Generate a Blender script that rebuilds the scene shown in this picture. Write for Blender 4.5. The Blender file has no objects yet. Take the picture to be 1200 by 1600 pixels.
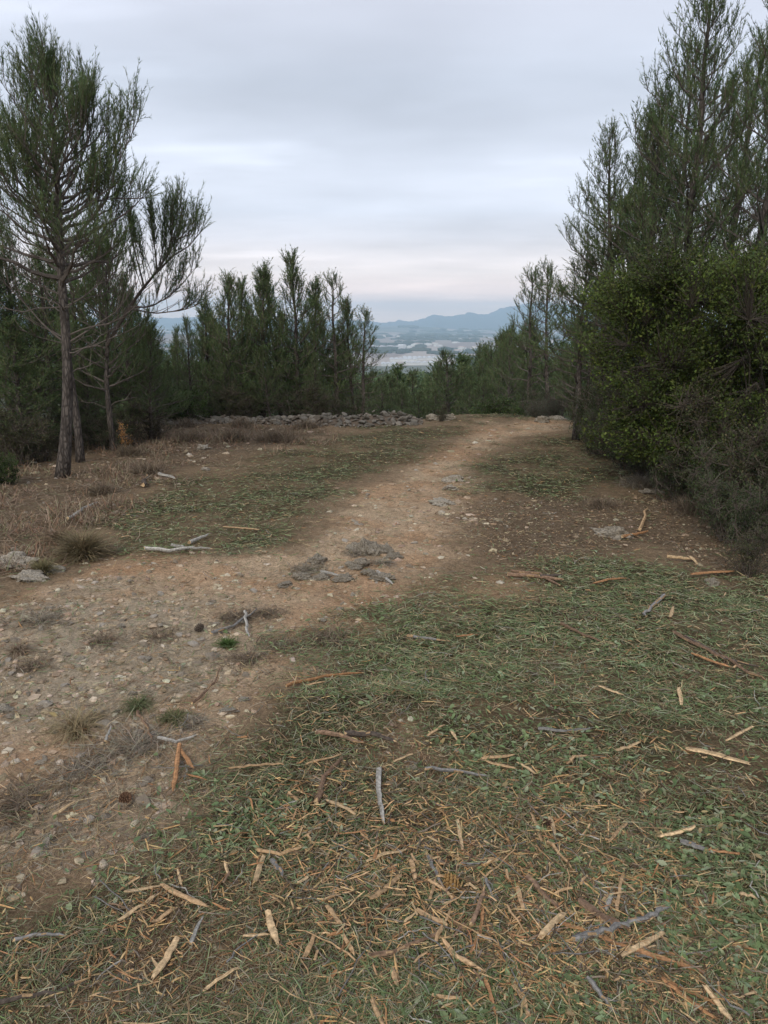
import bpy, math, random
import numpy as np

# ------------------------------------------------------------------ camera, world, sun, exposure
scene = bpy.context.scene
C = scene.collection
TH = math.atan(303/1200)              # downward tilt of the phone
EYE = 1.6
cam_data = bpy.data.cameras.new('camera')
cam_data.sensor_fit = 'VERTICAL'; cam_data.sensor_height = 36; cam_data.lens = 27
cam_data.clip_start = 0.05; cam_data.clip_end = 120000
cam = bpy.data.objects.new('camera', cam_data); C.objects.link(cam)
cam.location = (0, 0, EYE); cam.rotation_euler = (math.pi/2 - TH, 0, 0)
scene.camera = cam

SUN_EL, SUN_AZ = math.radians(38), math.radians(200)
world = bpy.data.worlds.new('World'); scene.world = world; world.use_nodes = True
def build_world():
    nt = world.node_tree; nt.nodes.clear(); N = nt.nodes.new; L = nt.links.new
    out = N('ShaderNodeOutputWorld')
    sky = N('ShaderNodeTexSky'); sky.sky_type = 'NISHITA'; sky.sun_disc = False
    sky.sun_elevation = SUN_EL; sky.sun_rotation = SUN_AZ
    bsky = N('ShaderNodeBackground'); bsky.inputs[1].default_value = 0.08; L(sky.outputs[0], bsky.inputs[0])
    bcl = N('ShaderNodeBackground'); bcl.inputs[1].default_value = 1.0
    mix = N('ShaderNodeMixShader'); mix.inputs[0].default_value = 0.93
    L(bsky.outputs[0], mix.inputs[1]); L(bcl.outputs[0], mix.inputs[2]); L(mix.outputs[0], out.inputs[0])
    tc = N('ShaderNodeTexCoord'); sep = N('ShaderNodeSeparateXYZ'); L(tc.outputs['Generated'], sep.inputs[0])
    def math_(op, a, b=None, c=None, clamp=False):
        m = N('ShaderNodeMath'); m.operation = op; m.use_clamp = clamp
        for i, v in enumerate((a, b, c)):
            if v is None: continue
            if isinstance(v, (int, float)): m.inputs[i].default_value = v
            else: L(v, m.inputs[i])
        return m.outputs[0]
    z = math_('MAXIMUM', sep.outputs[2], 0.0)
    den = math_('ADD', z, 0.10)
    cx = math_('DIVIDE', sep.outputs[0], den); cy = math_('DIVIDE', sep.outputs[1], den)
    comb = N('ShaderNodeCombineXYZ'); L(cx, comb.inputs[0]); L(cy, comb.inputs[1])
    def noise(scale, detail, off, sx=1.0, sy=1.0):
        mp = N('ShaderNodeMapping'); mp.inputs['Location'].default_value = off
        mp.inputs['Scale'].default_value = (sx, sy, 1); L(comb.outputs[0], mp.inputs[0])
        n = N('ShaderNodeTexNoise'); n.inputs['Scale'].default_value = scale; n.inputs['Detail'].default_value = detail
        n.inputs['Roughness'].default_value = 0.5; L(mp.outputs[0], n.inputs['Vector']); return n.outputs[0]
    n1 = noise(0.8, 4, (3.2, 1.7, 0), 0.8, 1.0)
    n2 = noise(1.7, 4, (7.2, 0.4, 0), 0.45, 1.0)
    # deck: elevation ramp (z = sin of elevation), dull grey lavender above, brighter bank low down, pink at the horizon
    ramp = N('ShaderNodeValToRGB'); L(z, ramp.inputs[0]); e = ramp.color_ramp.elements
    stops = [(0.0, (1.9, 1.25, .90)), (.025, (1.45, 1.06, .90)), (.055, (1.0, .86, .81)), (.095, (.73, .71, .76)), (.125, (.645, .67, .755)),
             (.16, (.66, .69, .78)), (.20, (.62, .655, .745)), (.26, (.56, .60, .69)), (.34, (.625, .65, .745)), (.6, (.56, .59, .69)), (1.0, (.46, .49, .59))]
    e[0].position, e[0].color = stops[0][0], (*stops[0][1], 1); e[1].position, e[1].color = stops[-1][0], (*stops[-1][1], 1)
    for p, c in stops[1:-1]:
        k = e.new(p); k.color = (*c, 1)
    f1 = math_('MULTIPLY_ADD', n1, 0.7, 0.62); f2 = math_('MULTIPLY_ADD', n2, 0.34, 0.83)
    f = math_('MULTIPLY', f1, f2)
    # thin bright rifts
    r = N('ShaderNodeMapRange'); r.inputs[1].default_value = .60; r.inputs[2].default_value = .78; L(n2, r.inputs[0])
    f = math_('MULTIPLY_ADD', r.outputs[0], 0.16, f)
    vm = N('ShaderNodeVectorMath'); vm.operation = 'SCALE'; L(ramp.outputs[0], vm.inputs[0]); L(f, vm.inputs['Scale'])
    L(vm.outputs[0], bcl.inputs[0])
build_world()

sun_data = bpy.data.lights.new('sun', 'SUN'); sun_data.energy = 1.35; sun_data.angle = math.radians(25); sun_data.color = (1, .93, .82)
sun = bpy.data.objects.new('sun', sun_data); C.objects.link(sun)
sun.rotation_euler = (math.pi/2 - SUN_EL, 0, math.pi - SUN_AZ)   # light from behind the viewer, a little to the left

vs = scene.view_settings
vs.view_transform = 'Standard'; vs.look = 'None'; vs.gamma = 1; vs.use_curve_mapping = False; vs.exposure = 0.5
scene.render.engine = 'CYCLES'
cy = scene.cycles
cy.max_bounces = 6; cy.diffuse_bounces = 3; cy.glossy_bounces = 2; cy.transmission_bounces = 3; cy.transparent_max_bounces = 4; cy.volume_bounces = 8
cy.use_denoising = True

# ------------------------------------------------------------------ numpy noise and the lie of the land
def _hash(ix, iy, s):
    h = (ix.astype(np.int64)*374761393 + iy.astype(np.int64)*668265263 + s*974634777) & 0xffffffff
    h = ((h ^ (h >> 13))*1274126177) & 0xffffffff
    h = h ^ (h >> 16)
    return (h & 0xffffff)/float(0xffffff)
def vnoise(x, y, s=0):
    ix = np.floor(x); iy = np.floor(y); fx = x-ix; fy = y-iy
    fx = fx*fx*(3-2*fx); fy = fy*fy*(3-2*fy)
    a = _hash(ix, iy, s); b = _hash(ix+1, iy, s); c = _hash(ix, iy+1, s); d = _hash(ix+1, iy+1, s)
    return (a*(1-fx)+b*fx)*(1-fy)+(c*(1-fx)+d*fx)*fy
def fbm(x, y, o=4, s=0, rough=.5):
    x = np.asarray(x, float); y = np.asarray(y, float)
    t = 0; a = 1; n = 0
    for k in range(o):
        t = t+a*vnoise(x, y, s+k*17); n += a; a *= rough; x = x*2.03+11.3; y = y*2.03+5.7
    return t/n
def sstep(a, b, x):
    t = np.clip((x-a)/(b-a), 0, 1); return t*t*(3-2*t)

PY = [-200, 0, 15.6, 17, 20, 26, 40, 60, 100, 250, 450, 620, 900, 1500, 2200, 60000]
PZ = [0, 0, -.47, -.60, -1.3, -2.7, -5.6, -8.5, -13.5, -24, -33.5, -48, -90, -118, -120, -120]
def base_h(x, y):
    x = np.asarray(x, float); y = np.asarray(y, float)
    z = np.interp(y, PY, PZ)
    side = sstep(.08, .34, x/np.maximum(y, 1))*sstep(15, 30, y)*(1-sstep(500, 1100, y))
    lf = sstep(.10, .40, -x/np.maximum(y, 1))*sstep(15, 30, y)*(1-sstep(500, 1100, y))
    z = np.where(y > 15.6, -.47+(z+.47)*(1-.42*side-.25*lf), z)
    return z
def height(x, y):
    x = np.asarray(x, float); y = np.asarray(y, float)
    r = np.sqrt(x*x+y*y)
    near = 1-sstep(25, 60, r)
    z = base_h(x, y)
    z = z+near*((fbm(x*.5, y*.5, 3, 3)-.5)*.10+(fbm(x*2.3, y*2.3, 3, 9)-.5)*.045+(fbm(x*9, y*9, 3, 21)-.5)*.022)
    z = z+near*(fbm(x*38, y*38, 2, 31)-.5)*.010*(1-sstep(5, 9, r))
    # low swell carrying the mound on the right of the crest
    z = z+.17*np.exp(-(((x-2.3)/1.3)**2+((y-17.0)/1.5)**2))
    z = z+(1-near)*(1-sstep(900, 1400, r))*(fbm(x*.02, y*.02, 3, 5)-.5)*3.0
    z = z+sstep(2600, 4200, r)*(1-sstep(9000, 12000, r))*np.maximum(fbm(x*.0006, y*.0011, 4, 8)-.52, 0)*170
    return z

cT, sT = math.cos(TH), math.sin(TH)
def ray(px, py):
    u = (px-600)/1200; v = (800-py)/1200
    return np.array([u, cT+v*sT, v*cT-sT])
def at(px, py):
    """ground point seen at a pixel of the photograph (used to measure places)"""
    d = ray(px, py); t = EYE/max(1e-4, -d[2]-.03*d[1])
    for _ in range(4):
        p = d*t; z = float(height(p[0], p[1])); t = (z-EYE)/d[2]
    p = d*t
    return np.array([p[0], p[1], float(height(p[0], p[1]))])
def along(px, Y, py=800):
    d = ray(px, py); t = Y/d[1]; return d[0]*t
def zat(py, Y):
    return EYE+Y*math.tan(math.atan((800-py)/1200)-TH)
def pt(px, py, Y):
    d = ray(px, py); t = Y/d[1]; return np.array([d[0]*t, Y, EYE+d[2]*t])
def h1(x, y): return float(height(x, y))

# ------------------------------------------------------------------ mesh helpers
class Geo:
    def __init__(s): s.v = []; s.f = []; s.n = []; s.c = []; s.m = []; s.o = 0
    def add(s, V, F, col=None, mi=0):
        """V (n,3); F (m,k) indices; col (3,), (m,3)"""
        V = np.asarray(V, float).reshape(-1, 3); F = np.asarray(F, int)
        if len(F) == 0: return
        s.v.append(V); s.f.append((F+s.o).ravel()); s.n.append(np.full(len(F), F.shape[1]))
        c = np.array([.5, .5, .5] if col is None else col, float)
        s.c.append(np.broadcast_to(c, (len(F), 3)).copy()); s.m.append(np.full(len(F), mi)); s.o += len(V)
    def mesh(s, name, mats, smooth=False):
        me = bpy.data.meshes.new(name)
        V = np.concatenate(s.v); f = np.concatenate(s.f).astype(np.int32); n = np.concatenate(s.n).astype(np.int32)
        me.vertices.add(len(V)); me.vertices.foreach_set('co', V.astype(np.float32).ravel())
        me.loops.add(len(f)); me.loops.foreach_set('vertex_index', f)
        me.polygons.add(len(n)); st = np.concatenate([[0], np.cumsum(n)[:-1]]).astype(np.int32)
        me.polygons.foreach_set('loop_start', st)
        try: me.polygons.foreach_set('loop_total', n)
        except Exception: pass
        for m in (mats if isinstance(mats, (list, tuple)) else [mats]): me.materials.append(m)
        me.polygons.foreach_set('material_index', np.concatenate(s.m).astype(np.int32))
        a = me.attributes.new('col', 'FLOAT_COLOR', 'FACE')
        c = np.concatenate(s.c); c4 = np.ones((len(c), 4), np.float32); c4[:, :3] = c; a.data.foreach_set('color', c4.ravel())
        me.polygons.foreach_set('use_smooth', np.full(len(n), smooth))
        me.update(calc_edges=True)
        return me
    def obj(s, name, mats, parent=None, smooth=False):
        return link(name, s.mesh(name, mats, smooth), parent)
def link(name, me, parent=None):
    o = bpy.data.objects.new(name, me); C.objects.link(o)
    if parent is not None: o.parent = parent
    return o
def empty(name, loc=(0, 0, 0), rz=0):
    o = bpy.data.objects.new(name, None); C.objects.link(o); o.location = loc; o.rotation_euler = (0, 0, rz); o.empty_display_size = .1
    return o
def tag(o, label=None, cat=None, group=None, kind=None):
    if label: o['label'] = label
    if cat: o['category'] = cat
    if group: o['group'] = group
    if kind: o['kind'] = kind
    return o
def copy_tree(o, parent=None):
    c = o.copy(); C.objects.link(c)
    if parent is not None: c.parent = parent
    for ch in list(o.children): copy_tree(ch, c)
    return c

def norm(a): return a/np.maximum(np.linalg.norm(a, axis=-1, keepdims=True), 1e-9)
def frames(P):
    """P (m,n,3) polylines -> two normals each"""
    T = np.empty_like(P); T[:, 1:-1] = P[:, 2:]-P[:, :-2]; T[:, 0] = P[:, 1]-P[:, 0]; T[:, -1] = P[:, -1]-P[:, -2]
    T = norm(T); ref = np.where(np.abs(T[..., 2:3]) > .9, np.array([1., 0, 0]), np.array([0, 0, 1.]))
    A = norm(np.cross(T, ref)); B = np.cross(T, A); return T, A, B
def tubes(g, P, R, k=5, col=None, rough=0, rng=None, cap=True):
    P = np.asarray(P, float); R = np.asarray(R, float); m, n, _ = P.shape
    if m == 0: return
    T, A, B = frames(P); an = np.arange(k)*2*math.pi/k
    rr = R[:, :, None]
    if rough: rr = rr*(1+rough*(rng.random((m, n, k))-.5))
    else: rr = np.broadcast_to(rr, (m, n, k))
    V = P[:, :, None, :]+rr[..., None]*(A[:, :, None, :]*np.cos(an)[:, None]+B[:, :, None, :]*np.sin(an)[:, None])
    i = np.arange(n-1)[:, None]*k; j = np.arange(k)[None]; j2 = (j+1) % k
    q = np.stack([i+j, i+j2, i+k+j2, i+k+j], -1).reshape(-1, 4)
    F = (q[None]+(np.arange(m)*n*k)[:, None, None]).reshape(-1, 4)
    c = None
    if col is not None:
        col = np.asarray(col, float)
        c = np.repeat(col, len(q), 0) if col.ndim == 2 else col
    g.add(V.reshape(-1, 3), F, c)
    if cap:
        e0 = (np.arange(m)*n*k)[:, None]+np.arange(k)[::-1][None]; e1 = (np.arange(m)*n*k+(n-1)*k)[:, None]+np.arange(k)[None]
        off = g.o-m*n*k
        g.f.append((np.concatenate([e0, e1])+off).ravel()); g.n.append(np.full(2*m, k)); g.m.append(np.zeros(2*m, int))
        cc = np.array([.5, .5, .5]) if col is None else (np.concatenate([col, col]) if np.ndim(col) == 2 else col)
        g.c.append(np.broadcast_to(cc, (2*m, 3)).copy())
def ribbons(g, P, W, S, col=None):
    """flat strips; P (m,n,3), W (m,n) half widths, S (m,3) side vector; last point may have zero width"""
    m, n, _ = P.shape
    if m == 0: return
    S = S[:, None, :]*W[..., None]
    V = np.stack([P-S, P+S], 2)
    i = np.arange(n-1)*2; q = np.stack([i, i+1, i+3, i+2], -1)
    F = (q[None]+(np.arange(m)*n*2)[:, None, None]).reshape(-1, 4)
    c = None
    if col is not None:
        col = np.asarray(col, float); c = np.repeat(col, n-1, 0) if col.ndim == 2 else col
    g.add(V.reshape(-1, 3), F, c)
def pal(rng, n, cols, wts, jit=.25):
    cols = np.array(cols, float); w = np.array(wts, float); w /= w.sum()
    c = cols[rng.choice(len(cols), n, p=w)]
    return c*(1+jit*(rng.random((n, 1))*2-1))*(1+.06*(rng.random((n, 3))*2-1))*np.array([1.03, 1.0, .90])

# ------------------------------------------------------------------ materials
def nodes(name):
    m = bpy.data.materials.new(name); m.use_nodes = True; nt = m.node_tree; nt.nodes.clear(); return m, nt
def mat_col(name, rough=.8, spec=.2, noise=None, transl=0., bump=None, mul=1.0):
    """colour from the 'col' face attribute, broken up by noise (scale, amount); optional translucency"""
    m, nt = nodes(name); N = nt.nodes.new; L = nt.links.new
    out = N('ShaderNodeOutputMaterial'); b = N('ShaderNodeBsdfPrincipled')
    b.inputs['Roughness'].default_value = rough; b.inputs['Specular IOR Level'].default_value = spec
    at_ = N('ShaderNodeAttribute'); at_.attribute_name = 'col'; c = at_.outputs['Color']
    if noise:
        tc = N('ShaderNodeTexCoord')
        n = N('ShaderNodeTexNoise'); n.inputs['Scale'].default_value = noise[0]; n.inputs['Detail'].default_value = 5; n.inputs['Roughness'].default_value = .65
        L(tc.outputs['Object'], n.inputs['Vector'])
        r = N('ShaderNodeMapRange'); r.inputs[1].default_value = .3; r.inputs[2].default_value = .7
        r.inputs[3].default_value = 1-noise[1]; r.inputs[4].default_value = 1+noise[1]; L(n.outputs[0], r.inputs[0])
        v = N('ShaderNodeVectorMath'); v.operation = 'SCALE'; L(c, v.inputs[0]); L(r.outputs[0], v.inputs['Scale']); c = v.outputs[0]
        if bump:
            bm = N('ShaderNodeBump'); bm.inputs['Strength'].default_value = .8; bm.inputs['Distance'].default_value = bump
            L(n.outputs[0], bm.inputs['Height']); L(bm.outputs[0], b.inputs['Normal'])
    L(c, b.inputs['Base Color'])
    if transl:
        t = N('ShaderNodeBsdfTranslucent'); L(c, t.inputs[0]); mx = N('ShaderNodeMixShader'); mx.inputs[0].default_value = transl
        L(b.outputs[0], mx.inputs[1]); L(t.outputs[0], mx.inputs[2]); L(mx.outputs[0], out.inputs[0])
    else: L(b.outputs[0], out.inputs[0])
    return m
def mat_bark(name, c1, c2, scale=14):
    m, nt = nodes(name); N = nt.nodes.new; L = nt.links.new
    out = N('ShaderNodeOutputMaterial'); b = N('ShaderNodeBsdfPrincipled'); b.inputs['Roughness'].default_value = .9; b.inputs['Specular IOR Level'].default_value = .15
    tc = N('ShaderNodeTexCoord'); mp = N('ShaderNodeMapping'); mp.inputs['Scale'].default_value = (1, 1, .3); L(tc.outputs['Object'], mp.inputs[0])
    v = N('ShaderNodeTexVoronoi'); v.inputs['Scale'].default_value = scale*2.2; v.feature = 'DISTANCE_TO_EDGE'; L(mp.outputs[0], v.inputs['Vector'])
    n = N('ShaderNodeTexNoise'); n.inputs['Scale'].default_value = scale; n.inputs['Detail'].default_value = 6; L(mp.outputs[0], n.inputs['Vector'])
    r = N('ShaderNodeValToRGB'); r.color_ramp.elements[0].position = .32; r.color_ramp.elements[0].color = (*c1, 1); r.color_ramp.elements[1].position = .68; r.color_ramp.elements[1].color = (*c2, 1)
    L(n.outputs[0], r.inputs[0])
    r2 = N('ShaderNodeMapRange'); r2.inputs[1].default_value = 0; r2.inputs[2].default_value = .22; r2.inputs[3].default_value = .45; r2.inputs[4].default_value = 1; L(v.outputs['Distance'], r2.inputs[0])
    s = N('ShaderNodeVectorMath'); s.operation = 'SCALE'; L(r.outputs[0], s.inputs[0]); L(r2.outputs[0], s.inputs['Scale']); L(s.outputs[0], b.inputs['Base Color'])
    bm = N('ShaderNodeBump'); bm.inputs['Strength'].default_value = 1; bm.inputs['Distance'].default_value = .012; L(r2.outputs[0], bm.inputs['Height']); L(bm.outputs[0], b.inputs['Normal'])
    L(b.outputs[0], out.inputs[0]); return m
M_needle = mat_col('pine_needles', .65, .25, transl=.18)
M_leaf = mat_col('evergreen_leaves', .6, .18, transl=.25)
M_bark = mat_bark('pine_bark', (.070, .058, .050), (.17, .145, .125))
M_twig = mat_col('twigs', .9, .1, (40, .35))
M_litter = mat_col('litter', .85, .12, transl=.08)
M_wood = mat_col('split_wood', .85, .12, (75, .5), bump=.004)
M_stone = mat_col('limestone', .92, .1, (16, .38), bump=.02)
M_rock = mat_col('weathered_rock', .95, .08, (7, .55), bump=.05)
M_pebble = mat_col('pebbles', .92, .1, (60, .3))
M_grass = mat_col('dry_grass', .8, .15, transl=.2)
M_brush = mat_col('dry_brush', .9, .1)

def mat_ground():
    m, nt = nodes('earth'); N = nt.nodes.new; L = nt.links.new
    out = N('ShaderNodeOutputMaterial'); b = N('ShaderNodeBsdfPrincipled'); b.inputs['Roughness'].default_value = .95; b.inputs['Specular IOR Level'].default_value = .08
    a = N('ShaderNodeAttribute'); a.attribute_name = 'gcol'; a2 = N('ShaderNodeAttribute'); a2.attribute_name = 'far'
    geo = N('ShaderNodeNewGeometry')
    def noise(s, d, r=.6):
        n = N('ShaderNodeTexNoise'); n.inputs['Scale'].default_value = s; n.inputs['Detail'].default_value = d; n.inputs['Roughness'].default_value = r
        L(geo.outputs['Position'], n.inputs['Vector']); return n.outputs[0]
    def mr(v, a0, a1, b0, b1):
        r = N('ShaderNodeMapRange'); L(v, r.inputs[0])
        for i, x in enumerate((a0, a1, b0, b1)): r.inputs[i+1].default_value = x
        return r.outputs[0]
    def mul(x, y):
        k = N('ShaderNodeMath'); k.operation = 'MULTIPLY'; L(x, k.inputs[0]); L(y, k.inputs[1]); return k.outputs[0]
    n1 = noise(90, 6, .7); n2 = noise(12, 5, .65); n3 = noise(2.2, 4)
    v = N('ShaderNodeTexVoronoi'); v.inputs['Scale'].default_value = 70; L(geo.outputs['Position'], v.inputs['Vector'])
    vs_ = N('ShaderNodeSeparateColor'); L(v.outputs['Color'], vs_.inputs[0])
    f = mul(mul(mr(n1, .25, .75, .55, 1.45), mr(n2, .3, .7, .72, 1.28)), mul(mr(vs_.outputs[0], 0, 1, .78, 1.25), mr(n3, .3, .7, .88, 1.12)))
    s = N('ShaderNodeVectorMath'); s.operation = 'SCALE'; L(a.outputs['Color'], s.inputs[0]); L(f, s.inputs['Scale'])
    # the plain: patchwork of fields, groves, dry plots
    mp = N('ShaderNodeMapping'); mp.inputs['Scale'].default_value = (1/260, 1/420, 0); L(geo.outputs['Position'], mp.inputs[0])
    vf = N('ShaderNodeTexVoronoi'); vf.inputs['Scale'].default_value = 1.0; L(mp.outputs[0], vf.inputs['Vector'])
    sc = N('ShaderNodeSeparateColor'); L(vf.outputs['Color'], sc.inputs[0])
    rp = N('ShaderNodeValToRGB'); rp.color_ramp.interpolation = 'CONSTANT'; e = rp.color_ramp.elements
    pc = [(0, (.09, .10, .07)), (.2, (.32, .25, .20)), (.38, (.15, .15, .11)), (.5, (.28, .22, .19)), (.68, (.42, .35, .30)), (.78, (.10, .11, .07)), (.88, (.24, .20, .17))]
    e[0].position, e[0].color = pc[0][0], (*pc[0][1], 1); e[1].position, e[1].color = pc[-1][0], (*pc[-1][1], 1)
    for p, c in pc[1:-1]: e.new(p).color = (*c, 1)
    L(sc.outputs[0], rp.inputs[0])
    mx = N('ShaderNodeMix'); mx.data_type = 'RGBA'; L(a2.outputs['Fac'], mx.inputs[0]); L(s.outputs[0], mx.inputs[6]); L(rp.outputs[0], mx.inputs[7])
    L(mx.outputs[2], b.inputs['Base Color'])
    bm = N('ShaderNodeBump'); bm.inputs['Strength'].default_value = .9; bm.inputs['Distance'].default_value = .012; L(f, bm.inputs['Height']); L(bm.outputs[0], b.inputs['Normal'])
    L(b.outputs[0], out.inputs[0]); return m

# ------------------------------------------------------------------ ground zones (places measured from the photograph, kept as world outlines)
def poly(*pts): return np.array([at(*p)[:2] for p in pts])
Z = {
 'green_main': [poly((1290, 905), (1120, 900), (1000, 862), (880, 878), (800, 905), (720, 905), (660, 935), (600, 985), (500, 1005), (545, 1060), (440, 1090), (385, 1150), (375, 1215), (330, 1290), (240, 1330), (140, 1395), (60, 1420), (-120, 1400), (-700, 1700), (1900, 1700), (1600, 1100))],
 'green_left': [poly((165, 815), (240, 765), (330, 735), (420, 705), (500, 690), (600, 664), (740, 666), (700, 695), (610, 735), (520, 765), (500, 800), (470, 850), (380, 858), (250, 860), (160, 840))],
 'green_right': [poly((765, 705), (830, 685), (915, 672), (960, 700), (1010, 745), (960, 775), (860, 775), (770, 770), (735, 745))],
 'path': [poly((740, 662), (905, 655), (900, 668), (800, 680), (765, 705), (730, 745), (750, 800), (720, 850), (640, 905), (590, 990), (440, 1090), (380, 1160), (250, 1330), (0, 1400), (-250, 1300), (-200, 950), (0, 935), (180, 880), (300, 868), (470, 860), (520, 800), (600, 745), (690, 700))],
 'gravel': [poly((-80, 960), (120, 925), (320, 940), (330, 1010), (345, 1080), (240, 1120), (60, 1160), (-100, 1150)), poly((0, 1230), (140, 1210), (230, 1250), (150, 1330), (0, 1340))],
 'brown_right': [poly((730, 790), (800, 775), (960, 780), (1060, 745), (1130, 800), (1250, 860), (1250, 930), (1130, 905), (1000, 862), (830, 880), (740, 850))],
 'brown_left': [poly((-200, 720), (120, 715), (250, 665), (480, 662), (500, 690), (400, 705), (280, 745), (180, 800), (150, 850), (60, 900), (-200, 960))],
 'crest_green': [poly((725, 664), (760, 640), (840, 640), (860, 655), (800, 668))],
 'bare': [poly((180, 1480), (300, 1440), (370, 1490), (340, 1560), (230, 1600), (60, 1640), (0, 1560), (90, 1530)), poly((560, 1190), (620, 1130), (720, 1180), (700, 1230), (620, 1240)), poly((680, 920), (800, 905), (850, 925), (780, 950))],
}
def sdist(P, x, y):
    """signed distance to polygon, negative inside"""
    d = np.full(x.shape, 1e9); ins = np.zeros(x.shape, bool); n = len(P)
    for i in range(n):
        a = P[i]; b = P[(i+1) % n]; e = b-a
        t = np.clip(((x-a[0])*e[0]+(y-a[1])*e[1])/max(e@e, 1e-9), 0, 1)
        d = np.minimum(d, np.hypot(x-a[0]-t*e[0], y-a[1]-t*e[1]))
        c = ((a[1] > y) != (b[1] > y)) & (x < (b[0]-a[0])*(y-a[1])/((b[1]-a[1]) or 1e-9)+a[0]); ins ^= c
    return np.where(ins, -d, d)
def zone(name, x, y, soft=.12):
    r = np.hypot(x, y); wob = (fbm(x*1.6, y*1.6, 5, 50, .62)-.5)*(.22+.15*r)
    s = soft*(1+.25*r)
    m = np.zeros(np.shape(x))
    for P in Z[name]: m = np.maximum(m, 1-sstep(-s, s, sdist(P, x, y)+wob))
    return m
def masks(x, y):
    x = np.asarray(x, float); y = np.asarray(y, float)
    d = {k: zone(k, x, y) for k in Z}
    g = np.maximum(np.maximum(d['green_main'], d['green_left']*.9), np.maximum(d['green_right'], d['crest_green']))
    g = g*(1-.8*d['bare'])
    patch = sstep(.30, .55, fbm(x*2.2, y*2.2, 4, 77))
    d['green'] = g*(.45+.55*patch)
    d['brown'] = np.maximum(d['brown_left'], d['brown_right'])
    return d

def ground_colour(x, y):
    d = masks(x, y); n = x.shape
    def c(*a): return np.broadcast_to(np.array(a, float), n+(3,)).copy()
    def mix(a, b, t): return a+(b-a)*t[..., None]
    w1 = fbm(x*1.1, y*1.1, 4, 60); w2 = fbm(x*3.5, y*3.5, 4, 61)
    col = c(.22, .165, .115)
    soil = mix(c(.44, .305, .21), c(.47, .365, .27), sstep(.35, .65, w1))
    soil = mix(soil, c(.40, .25, .155), sstep(.52, .68, w2)*.5)
    col = mix(col, soil, d['path'])
    col = mix(col, c(.40, .35, .285), d['gravel']*.8)
    col = mix(col, c(.15, .115, .085), d['brown']*.85)
    col = mix(col, mix(c(.050, .050, .028), c(.085, .065, .04), sstep(.4, .65, w2)), d['green']*.9)  # dark soil, deepened: the shade in gaps between litter is painted into this colour
    col = mix(col, c(.32, .225, .15), d['bare']*.8)
    col = col*np.array([1.06, 1.0, .87])
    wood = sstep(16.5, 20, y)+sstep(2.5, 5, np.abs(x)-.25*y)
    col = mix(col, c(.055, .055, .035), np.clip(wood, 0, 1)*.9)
    return col

def build_ground():
    fa = np.linspace(-46, 46, 380); ra = np.linspace(46, 314, 50)[1:-1]
    A = np.radians(np.concatenate([fa, ra])); na = len(A)
    r = [.45]
    while r[-1] < 13400: r.append(r[-1]*(1.0115 if r[-1] < 20 else 1.03 if r[-1] < 1500 else 1.035))
    R = np.array(r); nr = len(R)
    X = np.sin(A)[None]*R[:, None]; Y = np.cos(A)[None]*R[:, None]
    Zz = height(X, Y)
    V = np.stack([X, Y, Zz], -1).reshape(-1, 3)
    i = np.arange(nr-1)[:, None]*na; j = np.arange(na)[None]; j2 = (j+1) % na
    F = np.stack([i+j, i+j2, i+na+j2, i+na+j], -1).reshape(-1, 4)[:, ::-1]
    g = Geo(); g.add(V, F)
    cv = len(V); g.v.append(np.array([[0, 0, h1(0, 0)]])); g.o += 1
    t = np.stack([np.full(na, cv), np.arange(na), (np.arange(na)+1) % na], -1)[:, ::-1]
    g.f.append(t.ravel()); g.n.append(np.full(na, 3)); g.c.append(np.full((na, 3), .5)); g.m.append(np.zeros(na, int))
    me = g.mesh('ground', mat_ground(), smooth=True)
    nearm = R < 60
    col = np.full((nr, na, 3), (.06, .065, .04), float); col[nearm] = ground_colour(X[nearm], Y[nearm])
    c4 = np.ones((cv+1, 4), np.float32); c4[:-1, :3] = col.reshape(-1, 3)
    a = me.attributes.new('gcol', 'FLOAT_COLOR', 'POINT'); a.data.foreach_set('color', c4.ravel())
    fr = np.zeros(cv+1, np.float32); fr[:-1] = (sstep(1100, 1500, Y)).reshape(-1)
    b = me.attributes.new('far', 'FLOAT', 'POINT'); b.data.foreach_set('value', fr)
    tag(link('ground', me), 'stony earth track, mown verges and the wide plain beyond', None, None, 'structure')
build_ground()

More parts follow.
